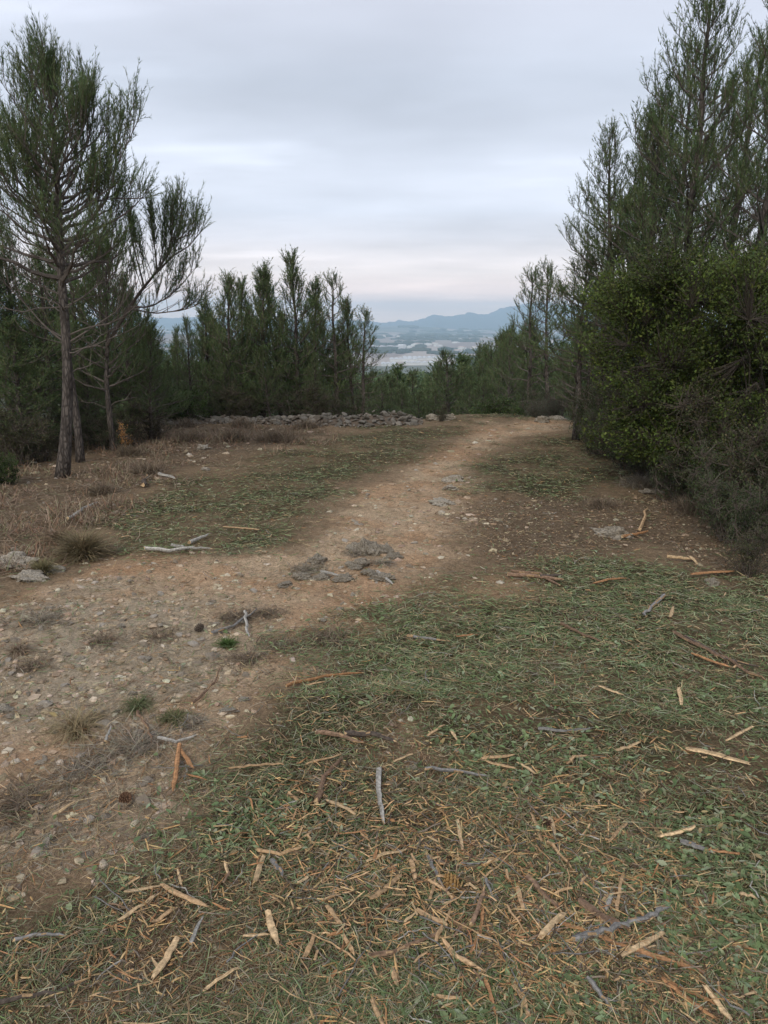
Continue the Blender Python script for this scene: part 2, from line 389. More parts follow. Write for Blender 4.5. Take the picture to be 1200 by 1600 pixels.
# ------------------------------------------------------------------ mountains, haze
def build_mountains():
    sk = [(-400, 497), (100, 497), (300, 496), (560, 500), (600, 503), (612, 502), (625, 499), (640, 503), (655, 500), (668, 494), (678, 490), (690, 493), (705, 494), (722, 490), (735, 487),
          (745, 490), (760, 491), (772, 486), (782, 480), (800, 478), (815, 474), (840, 470), (870, 474), (920, 480), (1000, 484), (1150, 492), (1300, 497), (1700, 498)]
    xs = np.array([s[0] for s in sk]); ys = np.array([s[1] for s in sk])
    px = np.linspace(-400, 1700, 900); D = 10500.
    py = np.interp(px, xs, ys)
    top = EYE+D*np.tan(np.arctan((800-py)/1200)-TH); top = top+ (fbm(px*.22, px*0, 4, 4, .6)-.5)*46
    nb = 26; t = np.linspace(-1, 1, nb)
    X = (px-600)/1200*D*.97
    g = Geo(); V = np.zeros((nb, len(px), 3))
    for k, tt in enumerate(t):
        prof = (1-abs(tt))**1.15
        ridg = (fbm(px*.05, px*0+tt*6, 4, 12)-.5)*(1-(1-abs(tt))**3)
        V[k, :, 0] = X; V[k, :, 1] = D+tt*2600; V[k, :, 2] = -135+(top+135)*np.clip(prof+ridg*.35*prof, 0, 1)
    na = len(px); i = np.arange(nb-1)[:, None]*na; j = np.arange(na-1)[None]
    F = np.stack([i+j, i+j+1, i+na+j+1, i+na+j], -1).reshape(-1, 4)
    g.add(V.reshape(-1, 3), F, (.09, .10, .09))
    m, nt = nodes('far_rock'); N = nt.nodes.new; L = nt.links.new
    out = N('ShaderNodeOutputMaterial'); b = N('ShaderNodeBsdfPrincipled'); b.inputs['Roughness'].default_value = .95
    n = N('ShaderNodeTexNoise'); n.inputs['Scale'].default_value = .0012; n.inputs['Detail'].default_value = 6; ge = N('ShaderNodeNewGeometry'); L(ge.outputs['Position'], n.inputs['Vector'])
    r = N('ShaderNodeValToRGB'); r.color_ramp.elements[0].color = (.018, .024, .028, 1); r.color_ramp.elements[1].color = (.06, .06, .055, 1); L(n.outputs[0], r.inputs[0]); L(r.outputs[0], b.inputs['Base Color']); L(b.outputs[0], out.inputs[0])
    tag(g.obj('mountains', m, smooth=True), 'jagged blue mountain range on the horizon', None, None, 'structure')
build_mountains()
def volume_box(name, x0, x1, y0, y1, z0, z1, dens, col, label):
    g = Geo(); V = [(x, y, z) for z in (z0, z1) for y in (y0, y1) for x in (x0, x1)]
    g.add(V, [(0, 2, 3, 1), (4, 5, 7, 6), (0, 1, 5, 4), (1, 3, 7, 5), (3, 2, 6, 7), (2, 0, 4, 6)])
    m, nt = nodes(name+'_air'); N = nt.nodes.new; out = N('ShaderNodeOutputMaterial'); v = N('ShaderNodeVolumePrincipled')
    v.inputs['Density'].default_value = dens; v.inputs['Color'].default_value = (*col, 1); v.inputs['Anisotropy'].default_value = 0
    nt.links.new(v.outputs[0], out.inputs['Volume'])
    tag(g.obj(name, m), label, None, None, 'stuff')
volume_box('haze', -14600, 14600, -14600, 14600, -141, 262, 1/6300, (.62, .84, 1.0), 'pale blue haze lying over the plain')

# ------------------------------------------------------------------ pines
G1 = [(.070, .115, .048), (.090, .145, .060), (.120, .170, .072), (.150, .185, .085)]
def pine(seed, H=5., R=1.1, cb=.35, nb=44, dens=1., r0=.06, nl=.065, nw=.0032, K=15, lean=(0, 0), up=1., foli=.35, dead=8, point=.75, shoot=(.12, .26), path=None, boughs=(), az0=None, split=False, cols=G1, step=.10, open_=0.):
    """build meshes for one pine; returns list of (partname, mesh, kind) """
    rng = np.random.default_rng(seed); rnd = random.Random(seed)
    n = 14; t = np.linspace(0, 1, n)
    if path is None:
        wx = np.cumsum(rng.normal(0, .012*H/5, n)); wy = np.cumsum(rng.normal(0, .012*H/5, n)); wx -= wx[0]; wy -= wy[0]
        TP = np.stack([wx+lean[0]*t**1.2, wy+lean[1]*t**1.2, t*H], -1)
    else:
        pa = np.array(path, float); tt = pa[:, 2]/pa[-1, 2]; TP = np.stack([np.interp(t, tt, pa[:, 0]), np.interp(t, tt, pa[:, 1]), t*pa[-1, 2]], -1); H = pa[-1, 2]
    gt = Geo(); rad = r0*(1-t)**.75+.006; rad[0] *= 1.35; rad[1] *= 1.05
    TPx = TP.copy(); TPx[0, 2] -= .08
    tubes(gt, TPx[None], rad[None], 11, rough=.12, rng=rng)
    def tp(s): return np.array([np.interp(s, t, TP[:, k]) for k in range(3)])
    BP, BR, SP, SR, HP, HD, HL, HT = [], [], [], [], [], [], [], []
    groups = []
    def add_branch(pts, r_, L, bare_to, leafy=True, st=None):
        pts = np.array(pts); BP.append(pts); BR.append(np.linspace(r_, .004, len(pts)))
        seg = np.linspace(0, 1, len(pts))
        s = max(.18, bare_to*.6); side = rnd.choice((-1, 1))
        while s < 1:
            b = np.array([np.interp(s, seg, pts[:, k]) for k in range(3)])
            b2 = np.array([np.interp(min(1, s+.05), seg, pts[:, k]) for k in range(3)]); d = norm(b2-b) if s < .95 else norm(pts[-1]-pts[-2])
            az = math.atan2(d[1], d[0])+side*rnd.uniform(.5, 1.25); el = math.asin(max(-1, min(1, d[2])))+rnd.uniform(.0, .45)*up
            l2 = (.50*L*(1-s)+.17+.06*L)*rnd.uniform(.65, 1.25)
            q = [b]; e = el; a = az
            for k in range(4):
                q.append(q[-1]+l2/4*np.array([math.cos(e)*math.cos(a), math.cos(e)*math.sin(a), math.sin(e)])); e = min(1.45, e+rnd.uniform(.02, .24)*up); a += rnd.uniform(-.15, .15)
            q = np.array(q); SP.append(q); SR.append(np.linspace(.0055, .0022, 5))
            if leafy and s > bare_to and rnd.random() > open_:
                m = max(2, int(l2/(.046)*dens)); u = np.linspace(.22, 1, m)
                for w in u:
                    hb = np.array([np.interp(w, np.linspace(0, 1, 5), q[:, k]) for k in range(3)]); sd = norm(q[-1]-q[0])
                    v = sd*.75+np.array([0, 0, .6*up])+rng.normal(0, .38, 3)
                    HP.append(hb); HD.append(norm(v)); HL.append(rnd.uniform(*shoot)*(.75+.4*s)); HT.append(hb[2]/H)
            s += (st or step)/max(L, .3)*rnd.uniform(.7, 1.3)*1.1/dens; side = -side
        if leafy:
            if pts[-1][2] > H*.55:
                for k in range(3):
                    q0 = pts[-1-k]; HP.append(q0); HD.append(norm(np.array([rnd.uniform(-.22, .22), rnd.uniform(-.22, .22), 1.]))); HL.append(rnd.uniform(.22, .46)); HT.append(1)
            for k in range(3):
                HP.append(pts[-1]); HD.append(norm(norm(pts[-1]-pts[-2])+rng.normal(0, .2, 3)+np.array([0, 0, .5*up]))); HL.append(rnd.uniform(*shoot)*1.25); HT.append(pts[-1][2]/H)
    def grow(s, az, L, el0, el1, r_, bare, leafy=True):
        p = [tp(s)]; a = az
        for k in range(7):
            e = el0+(el1-el0)*(k/6)**1.3
            p.append(p[-1]+L/7*np.array([math.cos(e)*math.cos(a), math.cos(e)*math.sin(a), math.sin(e)])+rng.normal(0, .02*L, 3)); a += rnd.uniform(-.12, .12)
        add_branch(p, r_, L, bare, leafy)
    a = rnd.uniform(0, 6.3) if az0 is None else az0
    for i in range(nb):
        s = cb+(1-cb)*((i+.5)/nb)**.9*.985; v = (s-cb)/(1-cb); a += 2.4+rnd.uniform(-.4, .4)
        prof = (1-v)**point*(.62+.38*sstep(-.15, .25, v))
        L = max(.14, R*prof*rnd.uniform(.5, 1.2))
        grow(s, a, L, math.radians(8+38*v)+rnd.uniform(-.15, .2), math.radians(28+44*v), r0*.34*(1-v)+.006, foli*(1-v)**.7)
    for i in range(dead):
        s = cb*(1-.45*rnd.random()); a += 2.4; grow(s, a, R*rnd.uniform(.35, .9), math.radians(rnd.uniform(-5, 35)), math.radians(rnd.uniform(5, 45)), .009, 1, False)
    for bp, br, bare in boughs:
        p = np.array(bp, float); u = np.linspace(0, 1, len(p)); w = np.linspace(0, 1, 9)
        p = np.stack([np.interp(w, u, p[:, k]) for k in range(3)], -1); L = np.linalg.norm(p[-1]-p[0]); add_branch(p, br, L*1.0, bare, bare < 1, .055)
    # leading shoots on top
    for k in range(10):
        HP.append(tp(1-.07*rnd.random())); HD.append(norm(np.array([rnd.uniform(-.3, .3), rnd.uniform(-.3, .3), 1.]))); HL.append(rnd.uniform(.14, .3)); HT.append(1)
    HP = np.array(HP); HD = np.array(HD); HL = np.array(HL)
    bark = (.13, .11, .095)
    parts = [('trunk', gt.mesh('trunk', M_bark, True), None)]
    if split:
        for p, r_ in zip(BP, BR):
            g = Geo(); tubes(g, p[None], np.array(r_)[None], 5, bark, cap=False); parts.append(('branch', g.mesh('branch', M_twig), None))
    gb = Geo()
    if not split:
        for nlen in set(len(p) for p in BP):
            idx = [i for i, p in enumerate(BP) if len(p) == nlen]
            tubes(gb, np.array([BP[i] for i in idx]), np.array([BR[i] for i in idx]), 5, bark, cap=False)
    tubes(gb, np.array(SP), np.array(SR), 3, (.12, .10, .085), cap=False)
    tubes(gb, np.stack([HP, HP+HD*HL[:, None]*.9], 1), np.tile([.0022, .0014], (len(HP), 1)), 3, (.10, .085, .06), cap=False)
    parts.append(('twigs', gb.mesh('twigs', M_twig), 'stuff'))
    m = len(HP); Ax = np.repeat(HD, K, 0); B0 = np.repeat(HP, K, 0); LL = np.repeat(HL, K)
    u = .12+.9*rng.random(m*K); ref = rng.normal(0, 1, (m*K, 3)); rd = norm(ref-(ref*Ax).sum(1, keepdims=True)*Ax)
    b = B0+Ax*(LL*u)[:, None]; d = norm(Ax*.85+rd*(.25+.55*rng.random((m*K, 1))))
    ln = nl*(.7+.6*rng.random(m*K)); sd = norm(np.cross(d, rng.normal(0, 1, (m*K, 3))))*(nw*(.7+.6*rng.random((m*K, 1))))
    V = np.stack([b-sd, b+sd, b+d*ln[:, None]], 1).reshape(-1, 3)
    cs = np.repeat(pal(rng, m, cols, [1, 1.3, 1.1, .5], .2), K, 0)
    gn = Geo(); gn.add(V, np.arange(3*m*K).reshape(-1, 3), cs)
    parts.append(('crown', gn.mesh('crown', M_needle), 'stuff'))
    return parts
def place(parts, name, loc, rz=0, sc=(1, 1, 1), label=None, cat='tree', group=None):
    e = empty(name, loc, rz); e.scale = sc; tag(e, label, cat, group)
    for nme, me, kd in parts:
        o = link(nme, me, e)
        if kd: o['kind'] = kd
    return e

# the large pine on the left, its trunk bent at the base
def build_hero():
    b = at(95, 746); Y = b[1]
    def rel(px, py, dy=0): p = pt(px, py, Y+dy); return (p[0]-b[0], p[1]-b[1], p[2]-b[2])
    path = [(0, 0, 0), rel(103, 690), rel(106, 620), rel(104, 540), rel(97, 450), rel(92, 360), rel(88, 250), rel(80, 170), rel(75, 118)]
    H = path[-1][2]
    bg = [([rel(104, 538), rel(70, 510), rel(35, 470), rel(0, 435, -.1)], .013, 1.0),
          ([rel(103, 538), rel(140, 515), rel(185, 485), rel(215, 440, .2)], .012, 1.0),
          ([rel(104, 525), rel(135, 512), rel(175, 505, -.3), rel(205, 485, -.5)], .011, 1.0),
          ([rel(98, 462), rel(60, 445), rel(15, 420, -.2)], .012, 1.0),
          ([rel(100, 480), rel(125, 468), rel(160, 440), rel(200, 425, .1)], .010, .7),
          ([rel(94, 400), rel(140, 345), rel(165, 315), rel(185, 255), rel(215, 190)], .022, .35),
          ([rel(92, 380), rel(120, 330), rel(165, 310), rel(225, 310)], .016, .35),
          ([rel(92, 400), rel(60, 330), rel(20, 270), rel(-5, 215)], .018, .35),
          ([rel(90, 320), rel(120, 270), rel(140, 210), rel(150, 160)], .016, .3)]
    parts = pine(11, H, 1.2, .50, 66, 1.05, .068, .050, .0030, 22, path=path, boughs=bg, split=True, dead=9, foli=.45, point=.55, shoot=(.13, .30), open_=.08)
    place(parts, 'pine_tree', tuple(b), label='large pine with bent bare trunk and pale dead lower boughs at the track edge')
    b2 = at(125, 722); Y2 = b2[1]
    def rel2(px, py, dy=0): p = pt(px, py, Y2+dy); return (p[0]-b2[0], p[1]-b2[1], p[2]-b2[2])
    path = [(0, 0, 0), rel2(122, 670), rel2(114, 610), rel2(105, 555), rel2(97, 480), rel2(90, 380), rel2(70, 290), rel2(50, 230)]
    parts = pine(12, path[-1][2], 1.05, .62, 26, 1.0, .046, .050, .0030, 20, path=path, dead=6, foli=.4, point=.5)
    place(parts, 'pine_tree', tuple(b2), label='slender pine leaning behind the large bent-trunked pine, its trunk crossing it')
    Y3 = 11.6; x3 = along(168, Y3, 600); b3 = np.array([x3, Y3, h1(x3, Y3)])
    def rel3(px, py, dy=0): p = pt(px, py, Y3+dy); return (p[0]-b3[0], p[1]-b3[1], p[2]-b3[2])
    path = [(0, 0, 0), rel3(166, 600), rel3(168, 520), rel3(165, 450), rel3(168, 400)]
    bg = [([rel3(167, 540), rel3(195, 490, -.4), rel3(225, 448, -.8), rel3(245, 425, -1), rel3(268, 385, -1), rel3(285, 345, -1)], .030, .35),
          ([rel3(243, 428, -1), rel3(270, 400, -1), rel3(295, 385, -1), rel3(312, 365, -1)], .016, .1),
          ([rel3(205, 480, -.6), rel3(235, 480, -.9), rel3(270, 460, -1), rel3(305, 420, -1)], .014, .3),
          ([rel3(205, 482, -.6), rel3(240, 490, -.9), rel3(285, 485, -1), rel3(305, 478, -1)], .012, .5),
          ([rel3(245, 425, -1), rel3(243, 395, -1), rel3(238, 365, -1), rel3(236, 335, -1)], .014, .1),
          ([rel3(225, 448, -.8), rel3(215, 410, -.8), rel3(205, 375, -.8), rel3(205, 345, -.8)], .014, .2),
          ([rel3(262, 398, -1), rel3(275, 375, -1), rel3(300, 365, -1), rel3(306, 345, -1)], .014, .1)]
    parts = pine(13, path[-1][2], 1.0, .30, 34, 1.0, .040, .050, .0030, 20, path=path, boughs=bg, dead=3, foli=.3, point=.5)
    place(parts, 'pine_tree', tuple(b3), label='dark-stemmed pine reaching one long forked bough out over the gap')
build_hero()

PROTO = {
 'big': [pine(s, 6.2, 1.45, .22, 64, .9, .07, .052, .0038, 17, foli=.3, point=.68, dead=4, shoot=(.12, .28)) for s in (25, 26)],
 'full': [pine(s, 4.2, 1.15, .14, 50, 1.0, .05, .055, .0044, 14, foli=.25, point=.8, dead=6) for s in (21, 22, 23)],
 'slim': [pine(s, 4.0, .85, .12, 48, 1.0, .040, .055, .0046, 15, foli=.15, point=.85, dead=6, shoot=(.14, .30), up=1.25) for s in (31, 32, 33)],
 'airy': [pine(s, 4.2, .75, .26, 32, .85, .042, .052, .0042, 15, foli=.4, point=.5, dead=4, open_=.25) for s in (41, 42)],
 'far': [pine(s, 4.6, 1.05, .15, 34, .55, .05, .13, .016, 7, foli=.1, point=.85, dead=0, shoot=(.2, .4), step=.16) for s in (51, 52)],
}
PH = {'big': 6.2, 'full': 4.2, 'slim': 4.0, 'airy': 4.2, 'far': 4.6}
RN = random.Random(5)
def stand(px, Y, ytop, kind, var, label, wide=1., group=None, name='pine_tree'):
    x = along(px, Y, ytop); z = h1(x, Y); H = zat(ytop, Y)-z; k = H/PH[kind]/1.04
    w = wide*k**.6*(1.45 if kind == 'slim' else 1.32)
    place(PROTO[kind][var % len(PROTO[kind])], name, (x, Y, z-.03), RN.uniform(0, 6.28), (w, w, k), label, 'tree', group).rotation_euler[:2] = (RN.gauss(0, .035), RN.gauss(0, .035))
LEFT = [(-50, 12.5, 300, 'big', 0, .8), (10, 13.2, 330, 'big', 1, .8), (62, 12.4, 385, 'full', 2, .95), (112, 13.6, 375, 'full', 0, .9), (150, 14.0, 395, 'slim', 1, 1.15), (190, 13.2, 425, 'full', 1, .75),
        (222, 12.8, 500, 'full', 2, .75), (-110, 11.6, 280, 'full', 2, 1.1), (15, 10.9, 500, 'slim', 0, 1.2), (205, 15.3, 455, 'slim', 2, 1.1), (-15, 14.6, 350, 'slim', 2, 1.3), (85, 15, 400, 'slim', 0, 1.3), (45, 11.8, 560, 'full', 1, .8), (240, 13.8, 560, 'full', 0, .8), (130, 12.2, 545, 'full', 2, .85)]
LEFTL = ['tall bushy pine rising behind the large pine, cut by the left edge', 'broad pine close behind the left side of the large pine', 'green pine filling the space left of the bent trunk', 'pine directly behind the bent trunk',
         'narrow pine just right of the bent pine, spire behind its boughs', 'pine below the long forked bough', 'rounded young pine at the right foot of the left stand', 'outermost pine of the left stand, mostly outside the picture',
         'thin low pine left of the bent trunk above the scrub', 'rear pine at the right edge of the left stand', 'slim rear pine at the far left', 'slim rear pine hidden behind the large pine crown', 'low dense pine at the foot of the bent trunk', 'low pine beside the gap showing the blue plain', 'low bushy pine just right of the twin trunks']
for (px, Y, yt, k, v, w), lb in zip(LEFT, LEFTL): stand(px, Y, yt, k, v, lb, w)
MID = [(290, 16.8, 495, 'full', 0, .62), (318, 17.6, 470, 'slim', 0, 1.), (345, 16.6, 432, 'slim', 1, .95), (368, 17.8, 438, 'slim', 2, .9), (402, 17.0, 418, 'slim', 0, 1.), (432, 18.0, 428, 'slim', 1, .95),
       (463, 17.2, 398, 'slim', 2, 1.), (488, 18.4, 440, 'slim', 0, 1.), (523, 17.4, 428, 'airy', 0, 1.), (550, 18.2, 470, 'slim', 1, .85), (566, 17.2, 482, 'airy', 1, 1.), (272, 18.0, 510, 'full', 2, .6),
       (330, 19.5, 485, 'full', 1, .8), (385, 19.8, 480, 'full', 2, .8), (445, 20, 490, 'full', 0, .8), (505, 19.6, 500, 'full', 1, .65), (260, 16.6, 560, 'full', 1, .6), (420, 16.4, 540, 'full', 1, .7), (350, 16.5, 560, 'full', 2, .7), (490, 16.6, 550, 'full', 0, .6)]
MIDL = ['bushy young pine at the left end of the middle stand', 'second spire from the left end of the middle stand', 'slim spired pine left of the centre of the middle stand', 'slim pine in the left half of the middle stand, slightly lower than its neighbours',
        'slim pine with double spire at the centre of the middle stand', 'slim pine left of the tallest spire', 'tallest spired pine of the middle stand', 'slim pine just right of the tallest spire', 'airy pine with sky showing through, near the right end of the middle stand',
        'narrow pine wedged between two airy pines', 'airy rightmost pine of the middle stand, beside the mountain view', 'small pine in the gap between the left and middle stands', 'rear pine at the left of the middle stand', 'rear pine behind the left centre of the middle stand',
        'rear pine behind the tallest spire', 'rear pine behind the airy pine', 'low pine above the left end of the stone wall', 'low dense pine above the middle of the stone wall', 'low dense pine behind the wall, left of centre', 'low dense pine behind the reddish brush by the wall']
for (px, Y, yt, k, v, w), lb in zip(MID, MIDL): stand(px, Y, yt, k, v, lb, w)
RIGHT = [(1130, 11.2, -75, 'big', 0, .85), (1215, 10.6, -110, 'big', 1, .85), (1040, 11.6, 118, 'big', 1, .8), (992, 12.4, 185, 'big', 0, .78), (1090, 13.5, 60, 'big', 0, .8), (955, 12.8, 300, 'airy', 0, 1.5), (918, 12.6, 395, 'airy', 1, 1.1),
         (835, 19.5, 420, 'airy', 0, 1.05), (868, 19.0, 412, 'airy', 1, 1.05), (930, 15.5, 430, 'slim', 0, 1.2), (905, 17, 520, 'full', 2, .7), (800, 24, 505, 'full', 1, .75), (778, 26, 520, 'slim', 2, 1.0), (1165, 14, 40, 'big', 1, .9),
         (1045, 14.5, 160, 'big', 1, .75), (940, 13.8, 560, 'full', 2, .7), (860, 21, 560, 'full', 0, .7), (815, 21.5, 575, 'full', 2, .6), (885, 20, 545, 'full', 1, .6), (955, 17, 455, 'full', 0, .8)]
RIGHTL = ['tallest pine at the right, its top above the picture', 'tall pine cut by the right edge of the picture', 'large pine with dense spired crown left of the tallest right-hand pine', 'pine on the left flank of the right-hand stand', 'rear pine behind the tallest right-hand pines',
          'open airy pine leaning out towards the track from the right-hand stand', 'sparse pine just left of the leafy oak', 'left one of two thin airy pines with blue mountain behind', 'right one of two thin airy pines with blue mountain behind', 'narrow dark pine between the airy pair and the leafy oak',
          'bushy low pine left of the oak', 'dark pine on the slope left of the airy pair', 'small spire-topped pine at the left foot of the right-hand stand', 'rear pine at the far right behind the tall ones', 'rear pine in the middle of the right-hand stand',
          'low pine beside the dark scrub under the oak', 'low dense pine below the airy pair', 'low pine at the left below the airy pair', 'low pine right of the airy pair near the crest', 'rear pine behind the narrow dark pine']
for (px, Y, yt, k, v, w), lb in zip(RIGHT, RIGHTL): stand(px, Y, yt, k, v, lb, w)
SL = [(705, 25, 548, 1.0), (690, 30, 575, 1.), (725, 27, 570, 1.), (650, 34, 578, 1.), (612, 30, 585, 1.), (745, 30, 560, 1.), (765, 32, 545, 1.), (670, 40, 590, 1.), (630, 24, 600, .8), (600, 23, 590, .8), (735, 24, 595, .8), (680, 22, 605, .7), (760, 22, 590, .8), (655, 22, 610, .8), (790, 29, 550, 1.0), (575, 26, 585, 1.), (775, 27, 522, .9), (812, 27, 498, .9), (752, 33, 538, 1.), (722, 36, 556, 1.)]
SLL = ['round-topped pine standing out in the centre of the valley view', 'pine just left of the round-topped central pine', 'pine at the right shoulder of the round-topped central pine', 'pine below the white greenhouses', 'pine beside the middle stand at the left of the valley view', 'pine on the slope right of the central pine',
       'higher pine on the slope under the mountain peak', 'smaller pine behind and left of the central pine', 'near low pine behind the stone mound', 'near low pine at the right foot of the middle stand', 'near pine below the central pine, to its right', 'near low pine in front of the central pine', 'near low pine behind the crest of the track', 'near low pine behind the right end of the wall', 'pine at the left of the airy pair on the far slope', 'pine half hidden behind the airy right end of the middle stand', 'full pine stepping up the slope left of the airy pair', 'highest slope pine seen through the airy pair', 'distant pine behind the shoulder of the central pine', 'distant pine peeping over the right shoulder of the central pine']
for (px, Y, yt, w), lb in zip(SL, SLL): stand(px, Y, yt, 'full', int(px), lb, w*1.45)
def slope():
    rn = random.Random(8); placed = 0
    while placed < 270:
        Y = 26*math.exp(rn.random()*1.75); u = rn.uniform(-.42, .42); x = u*Y
        z = h1(x, Y); H = rn.uniform(2.8, 4.6)
        elev = math.atan((z+H-EYE)/Y)+TH; py = 800-1200*math.tan(elev); px = 600+1200*x/Y
        lim = 572 if px < 700 else 570-(px-700)*.6
        if 560 < px < 800 and py < lim: continue
        k = H/4.6; place(PROTO['far'][placed % 2], 'pine_tree', (x, Y, z-.05), rn.uniform(0, 6.28), (k*1.9, k*1.9, k), 'one of many dark pines on the wooded slope falling away beyond the crest', 'tree', 'pines on the wooded slope'); placed += 1
slope()
def far_forest():
    """canopy of the wooded ridge, too far to tell trees apart"""
    rng = np.random.default_rng(9); n = 5200
    Y = 150*np.exp(rng.random(n)*1.75); x = (rng.random(n)*2-1)*.55*Y; z = height(x, Y)
    K = 16; d = norm(rng.normal(0, 1, (n*K, 3))); d[:, 2] = np.abs(d[:, 2]); sc = (1.5+1.3*rng.random(n)); hh = (1.2+.9*rng.random(n))
    c = np.stack([x, Y, z+2.3], -1); p = np.repeat(c, K, 0)+d*np.stack([np.repeat(sc, K), np.repeat(sc, K), np.repeat(sc*hh, K)], -1)*(.7+.35*rng.random((n*K, 1)))
    a = norm(np.cross(d, rng.normal(0, 1, d.shape))); b = np.cross(d, a); s = .55+.5*rng.random((n*K, 1))
    a = a+d*.35*rng.normal(0, 1, s.shape); V = np.stack([p-a*s-b*s*.6, p+a*s-b*s*.6, p+b*s], 1).reshape(-1, 3)
    g = Geo(); g.add(V, np.arange(3*n*K).reshape(-1, 3), np.repeat(pal(rng, n, G1, [1, 1, 1, 1], .3), K, 0))
    tag(g.obj('distant_forest', M_needle), 'dark pine forest covering the ridge below the plain', None, None, 'stuff')
far_forest()

# ------------------------------------------------------------------ broad-leaved oaks and shrubs
def leafy(seed, lobes, ends, per, ls, cols, wts, stems=5, base_r=.25, shell=.55, sr=.018, twig=(.11, .09, .075), stemtop=None, spread=.12, narrow=.6, curl=.3, downy=0.):
    rng = np.random.default_rng(seed)
    lob = np.array(lobes, float); w = lob[:, 3]*lob[:, 4]*lob[:, 5]; w /= w.sum(); k = rng.choice(len(lob), ends, p=w)
    d = norm(rng.normal(0, 1, (ends, 3))); rr = shell+(1-shell)*rng.random((ends, 1)); rr = np.where(rng.random((ends, 1)) < .25, rng.random((ends, 1)), rr)
    bumpy = 1+.28*(fbm(d[:, 0]*3+k*7.1+seed, d[:, 2]*3+d[:, 1]*2, 3, seed)-.5)[:, None]*2
    E = lob[k, :3]+d*rr*bumpy*lob[k, 3:]
    E = E[E[:, 2] > .03]; ends = len(E)
    a = rng.random(stems)*6.28; S = np.stack([np.cos(a)*base_r*rng.random(stems), np.sin(a)*base_r*rng.random(stems), np.zeros(stems)], -1)
    # primary limbs to cluster centres, then twigs to ends
    nc = max(stems, ends//(14 if ends < 1200 else 40)); cen = E[rng.choice(ends, nc, replace=False)]*np.array([.8, .8, .82]); si = rng.integers(0, stems, nc); t = np.linspace(0, 1, 7)
    P = S[si][:, None]*(1-t[None, :, None])+cen[:, None]*t[None, :, None]; bend = rng.normal(0, .07, (nc, 1, 3)); P = P+bend*np.sin(t*math.pi)[None, :, None]
    P[:, :, 2] += (np.sin(t*math.pi)*.12)[None]*cen[:, 2:3]; P[:, 1:-1] += rng.normal(0, .018, (nc, 5, 3))
    P[:, 0, 2] -= .05
    g = Geo(); tubes(g, P, np.linspace(sr, sr*.25, 7)[None]*(.6+.6*rng.random((nc, 1))), 5, twig, cap=False)
    ci = np.array([np.argmin(((cen-e)**2).sum(1)) for e in E]); t3 = np.linspace(0, 1, 4); Q = cen[ci][:, None]*(1-t3[None, :, None])+E[:, None]*t3[None, :, None]; Q[:, 1:3] += rng.normal(0, .02, (ends, 2, 3))
    tubes(g, Q, np.tile(np.linspace(.004, .0018, 4), (ends, 1)), 3, twig, cap=False)
    parts = [('stems', g.mesh('stems', M_twig), None)]
    if per:
        m = ends*per; dirE = norm(E-cen[ci]+np.array([0, 0, .15]))
        u = rng.random((m, 1)); c0 = np.repeat(E, per, 0)-np.repeat(dirE, per, 0)*spread*u*1.4+rng.normal(0, spread*.38, (m, 3))
        ax = norm(rng.normal(0, 1, (m, 3))+np.repeat(dirE, per, 0)*.8); sd = norm(np.cross(ax, rng.normal(0, .5, (m, 3))+np.array([0, 0, 1.]))); nn = np.cross(ax, sd)
        L = ls*(.4+1.0*rng.random((m, 1))); W = L*narrow*.5
        V = np.stack([c0-ax*L*.5, c0+sd*W+nn*L*curl*.3, c0+ax*L*.5, c0-sd*W+nn*L*curl*.3], 1).reshape(-1, 3)
        i = np.arange(m)[:, None]*4; F = np.concatenate([i+np.array([[0, 1, 2]]), i+np.array([[0, 2, 3]])], 1).reshape(-1, 3)
        cc = np.repeat(pal(rng, m, cols, wts, .3)*np.repeat((.55+.8*rng.random((nc, 1)))[ci], per, 0), 2, 0); gl = Geo(); gl.add(V, F, cc); parts.append(('foliage', gl.mesh('foliage', M_leaf), 'stuff'))
    return parts
OAKC = [(.085, .125, .032), (.105, .148, .036), (.135, .162, .042), (.070, .100, .032)]
def build_oaks():
    def rough_lobes(seed, n, x0, x1, z0, z1, dy):
        rn = random.Random(seed); o = []; n = int(n*1.25)
        for k in range(n):
            u = rn.random(); x = x0+(x1-x0)*u; zt = z1-.5*abs(u-.5)**1.5; z = z0+(zt-z0)*rn.random(); q = rn.uniform(.20, .42); o.append((x, rn.uniform(-dy, dy), z, q*1.15, q, q*rn.uniform(.6, .95)))
        return o
    for (seed, px, Y, lobes, lb) in [
        (61, 1065, 8.7, rough_lobes(1, 34, -.95, 1.0, .55, 2.55, .55), 'large bushy evergreen oak with yellow-green leaves leaning over the right side of the track'),
        (64, 1105, 7.9, rough_lobes(4, 22, -.75, .8, .45, 1.75, .3), 'lower front oak of the right-hand thicket, hiding the stems of the large one'),
        (62, 1215, 7.6, rough_lobes(2, 28, -.7, .9, .5, 2.5, .5), 'evergreen oak crowding in from the right edge of the picture'),
        (63, 1140, 9.7, rough_lobes(3, 26, -1.3, 1.2, .5, 2.7, .45), 'rear evergreen oak filling in between the two nearer oaks')]:
        x = along(px, Y, 600); z = h1(x, Y)
        place(leafy(seed, lobes, 3000 if seed < 63 else 1600, 14, .034, OAKC, [1, 1.2, .5, 1], 4, .12, .35, .014, spread=.085, twig=(.06, .05, .04)), 'oak_tree', (x, Y, z), 0, label=lb)
build_oaks()
